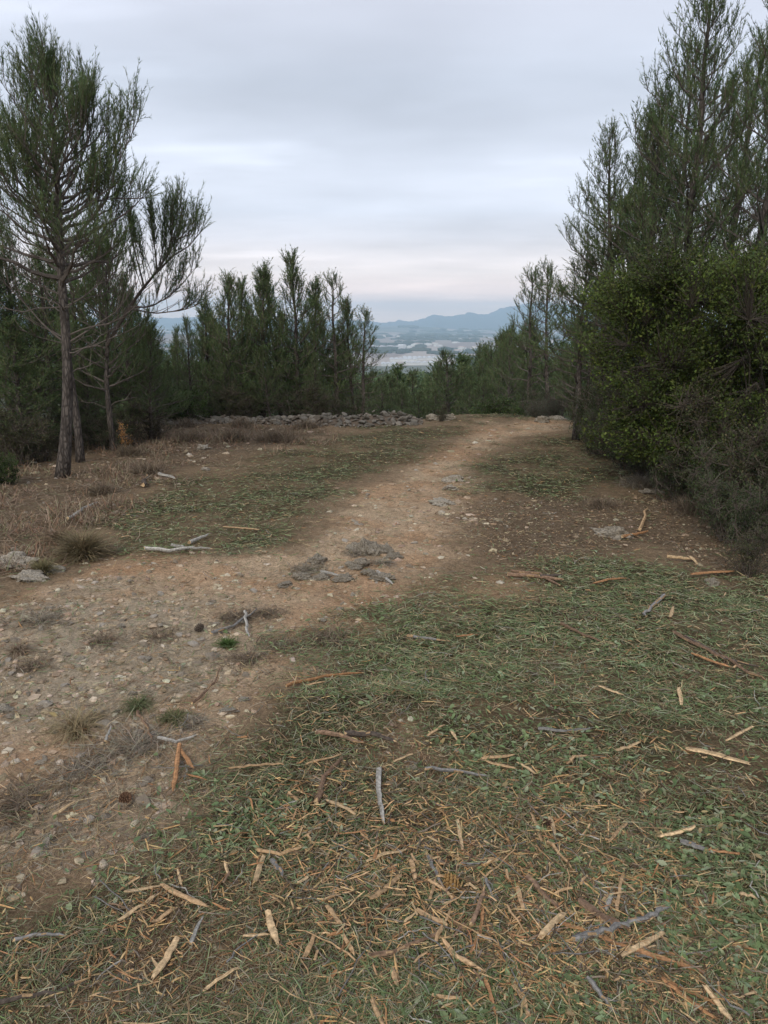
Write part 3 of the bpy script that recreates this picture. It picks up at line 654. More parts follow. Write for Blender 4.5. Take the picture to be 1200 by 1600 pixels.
SH = {
 'dark': [leafy(s, [(0, 0, .42, .5, .45, .42), (.25, .1, .6, .35, .3, .35), (-.3, 0, .5, .3, .3, .3)], 420, 22, .022, [(.045, .070, .032), (.06, .085, .038), (.085, .095, .055), (.05, .055, .035)], [1, 1, .5, .7], 8, .15, .35, .010, spread=.055, narrow=.5) for s in (71, 72)],
 'green': [leafy(s, [(0, 0, .42, .55, .5, .42), (.35, 0, .5, .35, .3, .3)], 380, 20, .034, [(.04, .07, .022), (.06, .095, .03), (.08, .11, .04)], [1, 1, .4], 8, .15, .55, .010, spread=.06) for s in (73,)],
 'twiggy': [leafy(s, [(0, 0, .5, .5, .45, .55), (.2, .1, .85, .35, .3, .35)], 620, 9, .020, [(.075, .085, .04), (.06, .08, .035), (.10, .085, .05)], [1, 1, .7], 12, .2, .1, .008, twig=(.085, .07, .055), spread=.04) for s in (75, 76)],
 'grey': [leafy(s, [(0, 0, .3, .45, .4, .3)], 460, 16, .022, [(.11, .13, .10), (.08, .10, .07), (.13, .14, .11)], [1, 1, .6], 8, .12, .4, .006, spread=.05, narrow=.3) for s in (77,)],
}
def shrub(kind, px, Y, w, h, label, var=0, name='shrub', py=650, group=None):
    x = along(px, Y, py); z = h1(x, Y); return place(SH[kind][var % len(SH[kind])], name, (x, Y, z-.02), RN.uniform(0, 6.28), (w, w, h), label, 'shrub', group)
for k, px, Y, w, h, lb, v in [
    ('dark', 960, 11.6, .9, 1.25, 'dark low shrub at the far end of the scrub under the oak', 0), ('dark', 1000, 10.4, 1.0, 1.3, 'dark shrub under the left side of the oak', 1), ('dark', 1050, 9.6, 1.1, 1.35, 'dark shrub in the shade beneath the middle of the oak', 0),
    ('dark', 1120, 8.6, 1.1, 1.4, 'dark green shrub at the right behind the bare grey stems', 1), ('dark', 1185, 7.4, 1.1, 1.35, 'dark shrub at the right edge under the second oak', 0), ('dark', 1230, 6.6, .9, 1.2, 'near dark shrub cut by the right edge', 1),
    ('twiggy', 985, 9.8, 1.0, .95, 'bare grey-twigged bush beside the mown grass under the oak', 0), ('twiggy', 1060, 8.4, 1.1, 1.1, 'tall bare twiggy bush with pale stems under the oak', 1), ('twiggy', 1125, 7.4, 1.1, 1.15, 'leggy grey-stemmed bush leaning towards the track', 0),
    ('twiggy', 1180, 6.5, .95, 1.0, 'bare twiggy bush nearest the camera on the right', 1), ('dark', 1205, 5.7, .6, .75, 'small dark shrub nearest the camera at the right edge', 0), ('dark', 1160, 6.1, .6, .7, 'low dark shrub spilling onto the litter near the right edge', 1), ('dark', 925, 12.2, .9, 1.2, 'dark shrub at the foot of the open airy pine', 0), ('dark', 945, 12.0, .9, 1.3, 'dark shrub just right of the one at the foot of the airy pine', 1), ('dark', 935, 11.0, .7, .8, 'dark shrub hiding the pine trunks left of the oak', 1), ('dark', 1010, 9.2, .9, .9, 'dark shrub between the oak stems and the mown grass', 1), ('dark', 965, 10.6, .7, .7, 'small dark shrub beside the mown grass', 0),
    ('dark', 1080, 7.6, .8, .8, 'small dark shrub at the front of the right-hand scrub', 0), ('dark', 1150, 6.6, .75, .9, 'low green-black shrub near the right edge by the track', 1), ('twiggy', 940, 12.6, .9, 1.1, 'grey twiggy bush left of the oak at the crest end', 1),
    ('dark', 975, 13.2, 1.2, 1.5, 'tall dark shrub behind the far scrub, left of the oak', 1), ('dark', 1020, 12.0, 1.2, 1.8, 'dark thicket shrub behind the oak stems', 0), ('dark', 1100, 10.8, 1.3, 1.9, 'dark thicket shrub deep under the oaks', 1), ('dark', 1180, 9.2, 1.3, 1.9, 'dark thicket shrub deep in the right corner', 0),
    ('dark', 855, 17.6, .9, .9, 'dark round shrub behind the crest, above the flat stones', 0), ('dark', 835, 18.4, .9, 1.1, 'dark shrub left of the flat stones at the crest', 1), ('grey', 862, 17.0, .95, .9, 'silvery grey-green shrub at the crest by the flat stones', 0), ('grey', 838, 16.7, .7, .7, 'small silvery shrub left of the larger silvery one', 0),
    ('green', 790, 19.5, 1.3, 1.1, 'green rounded shrub behind the mown mound at the crest', 0), ('green', 762, 20.5, 1.2, 1.1, 'green shrub at the left behind the crest of the track', 0), ('dark', 905, 16.0, .8, .8, 'dark shrub right of the flat stones', 1), ('twiggy', 915, 15.2, .8, .7, 'bare grey bush right of the flat stones', 0),
    ('green', 295, 15.6, 1.0, .95, 'bright leafy green shrub behind the left end of the stone wall', 0), ('green', 270, 15.9, .8, .8, 'leafy green shrub beside the brighter one behind the wall', 0), ('dark', 545, 16.3, .8, .75, 'dark shrub behind the stone wall at the foot of the airy pines', 1), ('dark', 345, 16.4, 1., .8, 'dark shrub behind the middle of the wall', 0),
    ('dark', 400, 16.8, 1.1, .9, 'dark shrub behind the wall under the middle stand', 1), ('dark', 460, 16.6, 1.1, .9, 'dark shrub behind the wall near the reddish brush', 0), ('twiggy', 505, 16.2, 1, .8, 'grey twiggy bush behind the wall', 0), ('twiggy', 375, 16.1, 1, .8, 'bare bush behind the wall under the spired pines', 1),
    ('dark', 40, 10.6, 1.0, .8, 'dark shrub left of the bent trunk', 0), ('dark', 75, 11.4, 1.0, .9, 'dark shrub behind the bent trunk', 1), ('twiggy', 20, 10.0, 1.0, .75, 'brownish twiggy bush at the far left under the pines', 0), ('twiggy', 60, 10.4, .8, .6, 'small bare bush left of the bent trunk', 1),
    ('dark', 160, 11.8, .9, .7, 'dark shrub right of the twin trunks', 0), ('twiggy', 195, 12.2, 1.0, .7, 'bare bush right of the twin trunks', 0), ('dark', 130, 12.6, 1.0, .9, 'dark shrub seen between the twin trunks and the stand', 1), ('twiggy', 235, 12.9, .9, .6, 'low bare bush near the left end of the wall', 1), ('dark', -30, 10.8, 1.2, 1.1, 'dark shrub cut by the left edge', 1),
    ('green', -8, 8.6, .45, .5, 'small bright green shrub cut by the left edge in front of the pines', 0), ('twiggy', 1195, 5.2, .45, .38, 'small tangle of bare grey twigs by the small rock at the right edge', 0)]:
    shrub(k, px, Y, w, h, lb, v)
shrub('twiggy', 690, 16.0, .35, .35, 'small straw-coloured dry bush behind the wall end', 1)

# rusty dead pine sapling by the twin trunks
def rusty():
    p = at(190, 712); parts = leafy(81, [(0, 0, .26, .09, .08, .2), (.1, 0, .15, .12, .1, .1)], 60, 9, .03, [(.50, .27, .10), (.34, .19, .08)], [1, 1], 3, .03, .1, .006, spread=.05, narrow=.25)
    place(parts, 'dead_sapling', (p[0], 11.2, h1(p[0], 11.2)+.05), label='small rusty orange dead sapling right of the twin trunks', cat='shrub')
rusty()

# ------------------------------------------------------------------ stones
def ico():
    t = (1+5**.5)/2; V = np.array([(-1, t, 0), (1, t, 0), (-1, -t, 0), (1, -t, 0), (0, -1, t), (0, 1, t), (0, -1, -t), (0, 1, -t), (t, 0, -1), (t, 0, 1), (-t, 0, -1), (-t, 0, 1)], float)
    F = np.array([(0, 11, 5), (0, 5, 1), (0, 1, 7), (0, 7, 10), (0, 10, 11), (1, 5, 9), (5, 11, 4), (11, 10, 2), (10, 7, 6), (7, 1, 8), (3, 9, 4), (3, 4, 2), (3, 2, 6), (3, 6, 8), (3, 8, 9), (4, 9, 5), (2, 4, 11), (6, 2, 10), (8, 6, 7), (9, 8, 1)])
    return norm(V), F
def ico2(n=1):
    V, F = ico(); V = list(map(tuple, V)); F = F.tolist()
    for _ in range(n):
        mid = {}; nf = []
        def m(a, b):
            k = (min(a, b), max(a, b))
            if k not in mid:
                p = np.array(V[a])+np.array(V[b]); p /= np.linalg.norm(p); mid[k] = len(V); V.append(tuple(p))
            return mid[k]
        for a, b, c in F:
            x, y, z = m(a, b), m(b, c), m(c, a); nf += [(a, x, z), (b, y, x), (c, z, y), (x, y, z)]
        F = nf
    return np.array(V), np.array(F)
def stone_mesh(name, seed, sub=2, col=(.30, .28, .25), flat=.65, rough=.35, mat=None):
    V, F = ico2(sub); rng = np.random.default_rng(seed)
    # angular: clip by random planes
    for _ in range(9):
        n = norm(rng.normal(0, 1, 3)); dd = .55+.3*rng.random(); ov = V@n-dd; V = V-np.where(ov > 0, ov, 0)[:, None]*n
    V = V*(1+rough*.9*(fbm(V[:, 0]*2.2+seed, V[:, 1]*2.2+V[:, 2]*2, 4, seed, .6)-.5)[:, None]); V[:, 2] *= flat; V[:, 0] *= 1.25
    g = Geo(); g.add(V, F, np.array(col)*(1+.2*(rng.random((len(F), 1))-.5))); return g.mesh(name, mat or M_stone)
STC = [(.21, .19, .16), (.155, .14, .115), (.25, .22, .18), (.14, .115, .09)]
STM = [stone_mesh('stone', 100+i, 1, STC[i % 4]) for i in range(10)]
def build_wall():
    rn = random.Random(3)
    base = [(248, 664, .10), (300, 662, .20), (350, 659, .22), (400, 661, .18), (450, 660, .22), (500, 658, .26), (545, 656, .34), (590, 655, .40), (625, 656, .40), (648, 658, .26), (660, 661, .12)]
    W = np.array([[along(p[0], 15.7, 657), 15.7+.25*math.sin(p[0]*.02), p[2]] for p in base]); o0 = (W[0][0], W[0][1], h1(W[0][0], W[0][1]))
    e = tag(empty('dry_stone_wall', o0), 'low tumbled dry stone wall running along the crest left of the track', 'wall')
    x = W[0, 0]; cnt = 0
    core = Geo(); cx = np.linspace(W[0, 0], W[-1, 0], 60); cyy = np.interp(cx, W[:, 0], W[:, 1]); ch = np.interp(cx, W[:, 0], W[:, 2])*.6
    prof = [(-.42, -.1), (-.22, .55), (0, .78), (.22, .6), (.42, -.1)]
    V = np.array([[a-o0[0], b+py-o0[1], h1(a, b)+c*pz-o0[2]] for a, b, c in zip(cx, cyy, ch) for py, pz in prof]); n = 5
    F = np.array([(i*n+j, i*n+j+1, (i+1)*n+j+1, (i+1)*n+j) for i in range(59) for j in range(4)]); core.add(V, F[:, ::-1], (.13, .10, .075)); core.obj('rubble_fill', M_pebble, e)
    layers = [(-.36, .12), (-.26, .42), (-.15, .72), (0, .92), (.15, .75)]
    spots = []
    while x < W[-1, 0]:
        yy = np.interp(x, W[:, 0], W[:, 1]); hh = np.interp(x, W[:, 0], W[:, 2])*.62
        for dy, f in layers:
            if f > .5 and rn.random() < .1: continue
            xx = x+rn.uniform(-.05, .05); yw = yy+dy+rn.uniform(-.08, .08); spots.append((xx, yw, hh*f*rn.uniform(.75, 1.2), rn.uniform(.032, .07)*rn.choice((.7, 1, 1, 1.5))*(1 if hh > .12 else .8)))
        x += rn.uniform(.06, .09)
    rn.shuffle(spots); spots.sort(key=lambda q: -(q[3]-.25*q[1]*.1))
    print('wall stones', len(spots))
    for xx, yw, up, sz in spots[:296]:
        m = link('stone', rn.choice(STM), e); m.location = (xx-o0[0], yw-o0[1], h1(xx, yw)+up-o0[2]); m.rotation_euler = (rn.uniform(-.6, .6), rn.uniform(-.6, .6), rn.uniform(0, 6.3)); m.scale = (sz*rn.uniform(.9, 1.4), sz, sz*rn.uniform(.7, 1.1))
    V0, F0 = ico2(1); g = Geo(); rg = np.random.default_rng(6)
    for xx, yw, up, sz in spots[296:]+[(q[0]+rn.uniform(-.1, .1), q[1]-rn.uniform(0, .3), q[2]*.3, .022) for q in spots[:180]]:
        A = rn.uniform(0, 6.3); V = V0*(1+.35*(rg.random((len(V0), 1))-.5))*sz*np.array([1.2, .9, .7]); V = np.stack([V[:, 0]*math.cos(A)-V[:, 1]*math.sin(A), V[:, 0]*math.sin(A)+V[:, 1]*math.cos(A), V[:, 2]], -1)+np.array([xx-o0[0], yw-o0[1], h1(xx, yw)+up-o0[2]]); g.add(V, F0, np.array(STC[rn.randrange(4)])*rn.uniform(.8, 1.2))
    g.obj('rubble', M_stone, e)['kind'] = 'stuff'
build_wall()
BIG = [(603, 862, 15, 12, 1, 1.0, 'rough grey stone in the tufts at the back of the outcrop'), (578, 898, 15, 9, 2, .7, 'half buried grey stone at the foot of the outcrop'), (535, 905, 16, 6, 3, .5, 'small grey stone left of the foot of the outcrop'), (500, 905, 17, 7, 1, .5, 'small grey stone among the tufts left of the outcrop'), (445, 915, 14, 5, 2, .5, 'leftmost small grey stone of the stony clump in the track'), (578, 864, 22, 16, 0, 1.1, 'grey weathered rock outcrop breaking the middle of the track'), (557, 858, 13, 10, 1, 1.0, 'dark-sided stone at the left of the outcrop'), (616, 872, 13, 12, 2, .9, 'grey stone at the right of the outcrop in the track'),
       (560, 886, 18, 12, 3, .7, 'low grey stone just in front of the outcrop'), (600, 905, 22, 9, 4, .4, 'flat grey stone below the outcrop'), (495, 880, 16, 10, 5, .7, 'low grey stone left of the outcrop'), (468, 905, 18, 11, 6, .6, 'low mossy grey stone at the left front of the outcrop'),
       (690, 786, 20, 6, 7, .4, 'pale flat rock in the worn middle of the track'), (708, 752, 16, 6, 8, .5, 'pale rock farther up the middle of the track'), (703, 764, 15, 5, 9, .4, 'small pale rock between two others up the track'),
       (965, 838, 38, 12, 0, .4, 'wide low grey rock at the edge of the right-hand scrub'), (1020, 770, 17, 6, 1, .4, 'small grey rock under the right-hand scrub'), (20, 885, 34, 14, 2, .5, 'large pale limestone boulder cut by the left edge'), (45, 905, 26, 9, 3, .5, 'pale limestone slab in front of the left boulder'), (87, 893, 20, 8, 4, .5, 'pale stone between the dry tussocks on the left'),
       (318, 702, 13, 6, 5, .6, 'pale stone sitting in the brush below the wall'), (322, 735, 8, 4, 6, .6, 'small white stone at the edge of the left mown strip'), (870, 655, 17, 5, 7, .4, 'flat pale stone at the crest, left of a pair'), (893, 650, 14, 5, 8, .5, 'flat pale stone at the crest, right of a pair'), (848, 659, 12, 6, 9, .6, 'small grey stone at the crest beside the flat pair'),
       (675, 657, 14, 6, 0, .6, 'grey stone beyond the right end of the wall'), (700, 656, 14, 9, 1, .8, 'upright grey stone at the track end of the wall'), (650, 1199, 16, 8, 2, .4, 'pale worn stone in the bare patch between the broken branches'), (358, 1111, 16, 8, 3, .4, 'whitish stone at the right of the gravel patch'), (381, 1093, 11, 6, 4, .4, 'small white stone above the whitish one'),
       (230, 1034, 9, 7, 5, .7, 'round white stone in the gravel patch'), (206, 1085, 9, 7, 6, .7, 'round cream stone low in the gravel patch'), (190, 980, 8, 6, 7, .7, 'white stone at the top of the gravel patch'), (8, 1110, 16, 14, 8, .7, 'cream stone at the left edge of the gravel'), (180, 1213, 8, 6, 9, .8, 'rounded buff pebble below the straw tussock'), (236, 1216, 7, 5, 0, .8, 'small rounded buff pebble right of the other'),
       (126, 1285, 11, 8, 1, .6, 'buff stone beside the pine cone'), (305, 1303, 10, 6, 2, .6, 'dusty stone at the edge of the lower litter'), (1110, 912, 14, 7, 3, .5, 'grey stone at the lower right edge of the scrub')]
for i, (px, py, wp, hp, v, fl, lb) in enumerate(BIG):
    p = at(px, py); d = p[1]*1.0; wr = wp/1200*d*1.03; c = [(.33, .30, .26), (.26, .24, .21), (.38, .34, .28)][i % 3]
    c = (.31, .27, .21) if 'grey' in lb else (.42, .37, .295)
    o = link('rock', stone_mesh('rock', 200+i, 4 if wp > 25 else 3, c, fl, 1.5, M_rock)); o.location = (p[0], p[1], p[2]+wr*fl*.12); o.scale = (wr*.8, wr*.85, wr*.9); o.rotation_euler = (0, RN.uniform(-.15, .15), RN.uniform(-.4, .4)); tag(o, lb, 'rock')
# loose stones one could pick up
def loose():
    rn = random.Random(4); n = 0; LM = [stone_mesh('loose_stone', 300+i, 1, [(.42, .36, .28), (.37, .30, .22), (.34, .285, .22), (.50, .44, .36)][i % 4], .55, 1.1) for i in range(8)]
    while n < 260:
        Y = 1.6+9.5*rn.random()**1.6; x = rn.uniform(-.6, .25)*Y; m = masks(np.array([x]), np.array([Y]))
        if rn.random() > max(m['gravel'][0], .35*m['path'][0]*(1-m['green'][0]), .25*m['bare'][0], .2*m['brown_left'][0]): continue
        s = rn.uniform(.008, .022)*(1+.07*Y)*(1.5 if rn.random() < .08 else 1); o = link('loose_stone', rn.choice(LM)); o.location = (x, Y, h1(x, Y)+s*.08); o.scale = (s, s, s); o.rotation_euler = (rn.uniform(-.4, .4), rn.uniform(-.4, .4), rn.uniform(0, 6.3))
        tag(o, 'small loose limestone fragment lying on the bare stony soil', 'stone', 'loose stones on the track'); n += 1
loose()
def gravel():
    rng = np.random.default_rng(15); N = 110000; r = 1.3*np.exp(rng.random(N)*2.5); th = (rng.random(N)*2-1)*.62; x = r*np.sin(th); y = r*np.cos(th); m = masks(x, y)
    pr = np.clip(m['gravel']*1.0*sstep(.3, .5, fbm(x*3, y*3, 3, 90))+.33*m['path']*(1-m['green'])+.12*m['bare']+.10*m['brown']*(1-m['green']), 0, 1)*.36
    k = rng.random(N) < pr; x = x[k]; y = y[k]; r = r[k]; n = len(x); z = height(x, y); V0, F0 = ico(); s = (.0024+.0085*rng.random(n)**2.8)*(.8+.35*r)
    a = rng.random(n)*6.28; ca, sa = np.cos(a), np.sin(a); V = V0[None]*(1+.45*(rng.random((n, 12, 1))*2-1))*s[:, None, None]*np.array([1.25, .9, .5])
    X = V[..., 0]*ca[:, None]-V[..., 1]*sa[:, None]; Yy = V[..., 0]*sa[:, None]+V[..., 1]*ca[:, None]
    V = np.stack([X+x[:, None], Yy+y[:, None], V[..., 2]+(z+s*.05)[:, None]], -1); F = (F0[None]+(np.arange(n)*12)[:, None, None]).reshape(-1, 3)
    g = Geo(); g.add(V.reshape(-1, 3), F, np.repeat(pal(rng, n, [(.38, .31, .24), (.32, .25, .185), (.45, .40, .33), (.26, .195, .14)], [1, 1, .6, .7], .2), 20, 0)); print('gravel', n)
    tag(g.obj('gravel', M_pebble), 'crushed limestone gravel strewn over the bare track', None, None, 'stuff')
gravel()

# ------------------------------------------------------------------ litter
def scat(rng, N, prf, r0=1.25, r1=17.5, thm=.63, p=2.4):
    """points thinning with distance"""
    u = rng.random(N); r = (r0**(1-p)+u*(r1**(1-p)-r0**(1-p)))**(1/(1-p)) if p != 1 else r0*np.exp(u*math.log(r1/r0))
    th = (rng.random(N)*2-1)*thm; x = r*np.sin(th); y = r*np.cos(th); k = rng.random(N) < prf(x, y); return x[k], y[k], r[k]
def strips(g, rng, x, y, r, L, W, cols, wts, lift=.006, curve=.25, tilt=.12, jit=.42, bias=None):
    n = len(x); a = rng.random(n)*6.28 if bias is None else bias+rng.normal(0, .8, n); z = height(x, y)
    L = L[0]+(L[1]-L[0])*rng.random(n)**1.5; W = W*(.6+.8*rng.random(n))*(1+.16*r)
    d = np.stack([np.cos(a), np.sin(a), rng.normal(0, tilt, n)], -1); s = np.stack([-np.sin(a), np.cos(a), rng.normal(0, .5, n)], -1); s = norm(s)
    c = np.stack([x, y, z+lift*(.3+1.4*rng.random(n))+np.abs(d[:, 2])*L*.5], -1); bend = s*(rng.normal(0, curve, n)*L)[:, None]*np.array([1, 1, .15])
    P = np.stack([c-d*L[:, None]*.5, c+bend*.5, c+d*L[:, None]*.5], 1)
    ribbons(g, P, np.stack([W*.7, W, W*.25], 1), s, pal(rng, n, cols, wts, jit))
def litter():
    rng = np.random.default_rng(20); g = Geo()
    gm = lambda x, y: masks(x, y)['green']
    GC = [(.135, .185, .085), (.185, .235, .13), (.095, .135, .065), (.26, .29, .19), (.38, .31, .19), (.20, .15, .09), (.30, .29, .23)]
    x, y, r = scat(rng, 140000, lambda x, y: .04+.96*gm(x, y)); print('needles', len(x))
    strips(g, rng, x, y, r, (.022, .075), .00075, GC, [3, 2.2, 2, 1.3, 1.5, 1.3, .8], lift=.012, tilt=.2)
    x, y, r = scat(rng, 150000, lambda x, y: .04+.96*gm(x, y), r0=3.2, p=1.5)
    strips(g, rng, x, y, r, (.03, .09), .0011, GC, [3, 2.2, 2, 1.3, 1.4, 1.3, .6], lift=.012); print('mid', len(x))
    x, y, r = scat(rng, 72000, lambda x, y: .02+.98*gm(x, y), r0=4.5, p=.7)
    strips(g, rng, x, y, r, (.022, .062), .0009, GC, [3, 2.4, 1.6, 1.3, 1.4, .8, .6], lift=.012); print('far', len(x))
    tag(g.obj('needle_litter', M_litter), 'fresh green mown pine needles and grass covering the verges', None, None, 'stuff')
    g = Geo()
    BC = [(.27, .20, .13), (.16, .12, .085), (.36, .28, .19), (.23, .21, .175), (.32, .17, .085)]
    x, y, r = scat(rng, 150000, lambda x, y: (lambda m: np.clip(.16+.5*m['brown']+.45*m['green']+.30*m['path'], 0, 1)*(.25+.75*sstep(.35, .6, fbm(x*2.7, y*2.7, 3, 93))))(masks(x, y)), p=1.9)
    strips(g, rng, x, y, r, (.02, .11), .0009, BC, [1, 1, .8, .8, .3], lift=.007, curve=.3); print('brown', len(x))
    x, y, r = scat(rng, 62000, lambda x, y: (lambda m: np.clip(.2+.5*m['brown']+.25*m['green']+.2*m['path'], 0, 1)*(.15+.85*sstep(.4, .6, fbm(x*1.9, y*1.9, 4, 94))))(masks(x, y)), r0=4, p=.8)
    strips(g, rng, x, y, r, (.015, .06), .0011, BC, [1, 1.3, .7, .7, .5], lift=.008, curve=.3); print('brownfar', len(x))
    tag(g.obj('dead_litter', M_litter), 'brown dead needles, stalks and twig crumbs on the soil', None, None, 'stuff')
    # oak leaves
    g = Geo(); x, y, r = scat(rng, 34000, lambda x, y: (.04+.96*gm(x, y))*sstep(.35, .65, fbm(x*1.8, y*1.8, 3, 99)), p=2.2, r1=9)
    n = len(x); print('leaves', n); ang = np.array([0, .42, .7, 1.0, 1.35, 1.75, 2.2, math.pi, 4.08, 4.53, 4.93, 5.28, 5.58, 5.86]); rad = np.array([1, .62, .78, .5, .66, .46, .6, .95, .6, .46, .66, .5, .78, .62])
    ox = np.cos(ang)*rad; oy = np.sin(ang)*rad*.78; k = len(ang); a = rng.random(n)*6.28; s = (.006+.012*rng.random(n)**1.7)*(1+.05*r); tx = rng.normal(0, .35, n); ty = rng.normal(0, .35, n); fold = rng.random(n)*.5
    lx = ox[None]*s[:, None]; ly = oy[None]*s[:, None]; X = lx*np.cos(a)[:, None]-ly*np.sin(a)[:, None]; Yy = lx*np.sin(a)[:, None]+ly*np.cos(a)[:, None]
    Zz = height(x, y)[:, None]+.016+.012*rng.random((n, 1))+X*tx[:, None]+Yy*ty[:, None]+np.abs(ly)*fold[:, None]
    V = np.stack([X+x[:, None], Yy+y[:, None], Zz], -1); cc = np.stack([x, y, height(x, y)+.020], -1)[:, None]; cc[:, 0, 2] = Zz.min(1)+.001
    V = np.concatenate([cc, V], 1); F = np.array([(0, i+1, (i+1) % k+1) for i in range(k)]); F = (F[None]+(np.arange(n)*(k+1))[:, None, None]).reshape(-1, 3)
    g.add(V.reshape(-1, 3), F, np.repeat(pal(rng, n, [(.16, .22, .11), (.23, .30, .17), (.32, .37, .26), (.13, .175, .085), (.36, .29, .17)], [1.2, 1, .6, 1, .3], .2), k, 0))
    tag(g.obj('fallen_leaves', M_leaf), 'small torn green oak leaves mixed through the litter', None, None, 'stuff')
    # dry brown leaves under the right-hand scrub
    g = Geo(); x, y, r = scat(rng, 60000, lambda x, y: np.clip(masks(x, y)['brown_right']*1.2, 0, 1)+.03, r0=2.5, p=1.0, r1=14); n = len(x); print('dry leaves', n)
    z = height(x, y); d = norm(np.stack([rng.normal(0, 1, n), rng.normal(0, 1, n), rng.normal(0, .3, n)], -1)); s = norm(np.cross(d, np.array([0, 0, 1.])+rng.normal(0, .35, (n, 3)))); L = (.006+.008*rng.random(n))[:, None]*(1+.02*r[:, None]); c = np.stack([x, y, z+.010], -1)
    V = np.stack([c-d*L, c+s*L*.55+[0, 0, .003], c+d*L, c-s*L*.55+[0, 0, .003]], 1).reshape(-1, 3); i = np.arange(n)[:, None]*4
    g.add(V, np.concatenate([i+np.array([[0, 1, 2]]), i+np.array([[0, 2, 3]])], 1).reshape(-1, 3), np.repeat(pal(rng, n, [(.24, .17, .11), (.32, .26, .18), (.15, .10, .07), (.38, .32, .24)], [1.2, 1, 1, .35], .2), 2, 0))
    tag(g.obj('dry_leaves', M_litter), 'dry brown oak leaves drifted beneath the right-hand scrub', None, None, 'stuff')
    # thin twigs past counting
    g = Geo(); x, y, r = scat(rng, 15000, lambda x, y: (lambda m: np.clip(.10+.9*m['green'], 0, 1)*(.15+.85*sstep(.4, .62, fbm(x*2.4, y*2.4, 3, 125))))(masks(x, y)), p=2.0)
    n = len(x); a = rng.random(n)*6.28; L = .03+.13*rng.random(n)**1.8; d = np.stack([np.cos(a), np.sin(a), rng.normal(0, .09, n)], -1); c = np.stack([x, y, height(x, y)+.018+L*np.abs(d[:, 2])*.5], -1)
    sdv = np.stack([-np.sin(a), np.cos(a), 0*a], -1); t = np.linspace(-.5, .5, 5); bd = rng.normal(0, .09, n)
    P = c[:, None]+d[:, None]*(L[:, None]*t)[..., None]+sdv[:, None]*((bd*L)[:, None]*(4*t*t))[..., None]+rng.normal(0, 1, (n, 5, 3))*(L*.018)[:, None, None]
    tubes(g, P, (.0007+.0011*rng.random((n, 1))**2)*(1+.14*r[:, None])*np.array([[1, 1, .9, .8, .5]]), 3, pal(rng, n, [(.12, .085, .055), (.20, .15, .10), (.20, .185, .16), (.32, .24, .15), (.09, .07, .055)], [1.2, 1, .8, .7, .7], .25)); print('twigs', n)
    tag(g.obj('twig_debris', M_wood), 'countless fine snapped twigs criss-crossing the litter', None, None, 'stuff')
    # drifts of shredded wood and snapped twigs where the machine dropped them
    g = Geo(); cen = np.array([at(*p)[:2] for p in [(700, 1395), (560, 1350), (820, 1360), (900, 1470), (760, 1470), (540, 1430), (260, 1430), (640, 1300), (450, 1310), (980, 1410), (850, 1300), (1080, 1570), (880, 1420), (200, 1540), (780, 1560), (970, 1500), (700, 1340), (930, 1540), (830, 1500), (500, 1240)]])
    n = 5200; k = rng.integers(0, len(cen), n); x = cen[k, 0]+rng.normal(0, .12, n); y = cen[k, 1]+rng.normal(0, .10, n); r = np.hypot(x, y); a = rng.random(n)*6.28+k; L = .012+.07*rng.random(n)**2.2
    d = np.stack([np.cos(a), np.sin(a), rng.normal(0, .16, n)], -1); c = np.stack([x, y, height(x, y)+.022+L*np.abs(d[:, 2])*.4], -1); t = np.linspace(-.5, .5, 4)
    P = c[:, None]+d[:, None]*(L[:, None]*t)[..., None]+rng.normal(0, 1, (n, 4, 3))*(L*.025)[:, None, None]
    tubes(g, P, (.0008+.0016*rng.random((n, 1))**1.6)*(1+.1*r[:, None])*np.array([[.8, 1, 1, .5]]), 4, pal(rng, n, [(.42, .28, .15), (.50, .36, .21), (.30, .17, .09), (.13, .09, .06), (.20, .17, .14), (.10, .075, .055)], [1.2, .8, .8, 1, .7, .7], .3), rough=.5, rng=rng)
    tag(g.obj('splinter_debris', M_wood), 'drifts of fine split splinters and dark twigs across the near litter', None, None, 'stuff')
    # wood crumbs
    g = Geo(); x, y, r = scat(rng, 18000, lambda x, y: (.05+.95*gm(x, y))*(.08+.88*sstep(.44, .66, fbm(x*2.6, y*2.6, 3, 120)))*(1-.6*sstep(2.2, 4, y)), p=2.0)
    n = len(x); a = rng.random(n)*6.28; L = (.004+.026*rng.random(n)**2.4)*(1+.05*r); d = np.stack([np.cos(a), np.sin(a), rng.normal(0, .2, n)], -1); c = np.stack([x, y, height(x, y)+.016+L*np.abs(d[:, 2])], -1)
    tubes(g, np.stack([c-d*L[:, None], c, c+d*L[:, None]], 1), (.0009+.0019*rng.random((n, 1))**1.5)*(1+.12*r[:, None])*np.array([[.5, 1, .6]]), 4, pal(rng, n, [(.44, .29, .15), (.52, .38, .22), (.32, .18, .10)], [1, .8, .6], .2), rough=.6, rng=rng)
    tag(g.obj('wood_debris', M_wood), 'fine shredded wood crumbs in the mown litter', None, None, 'stuff')
litter()

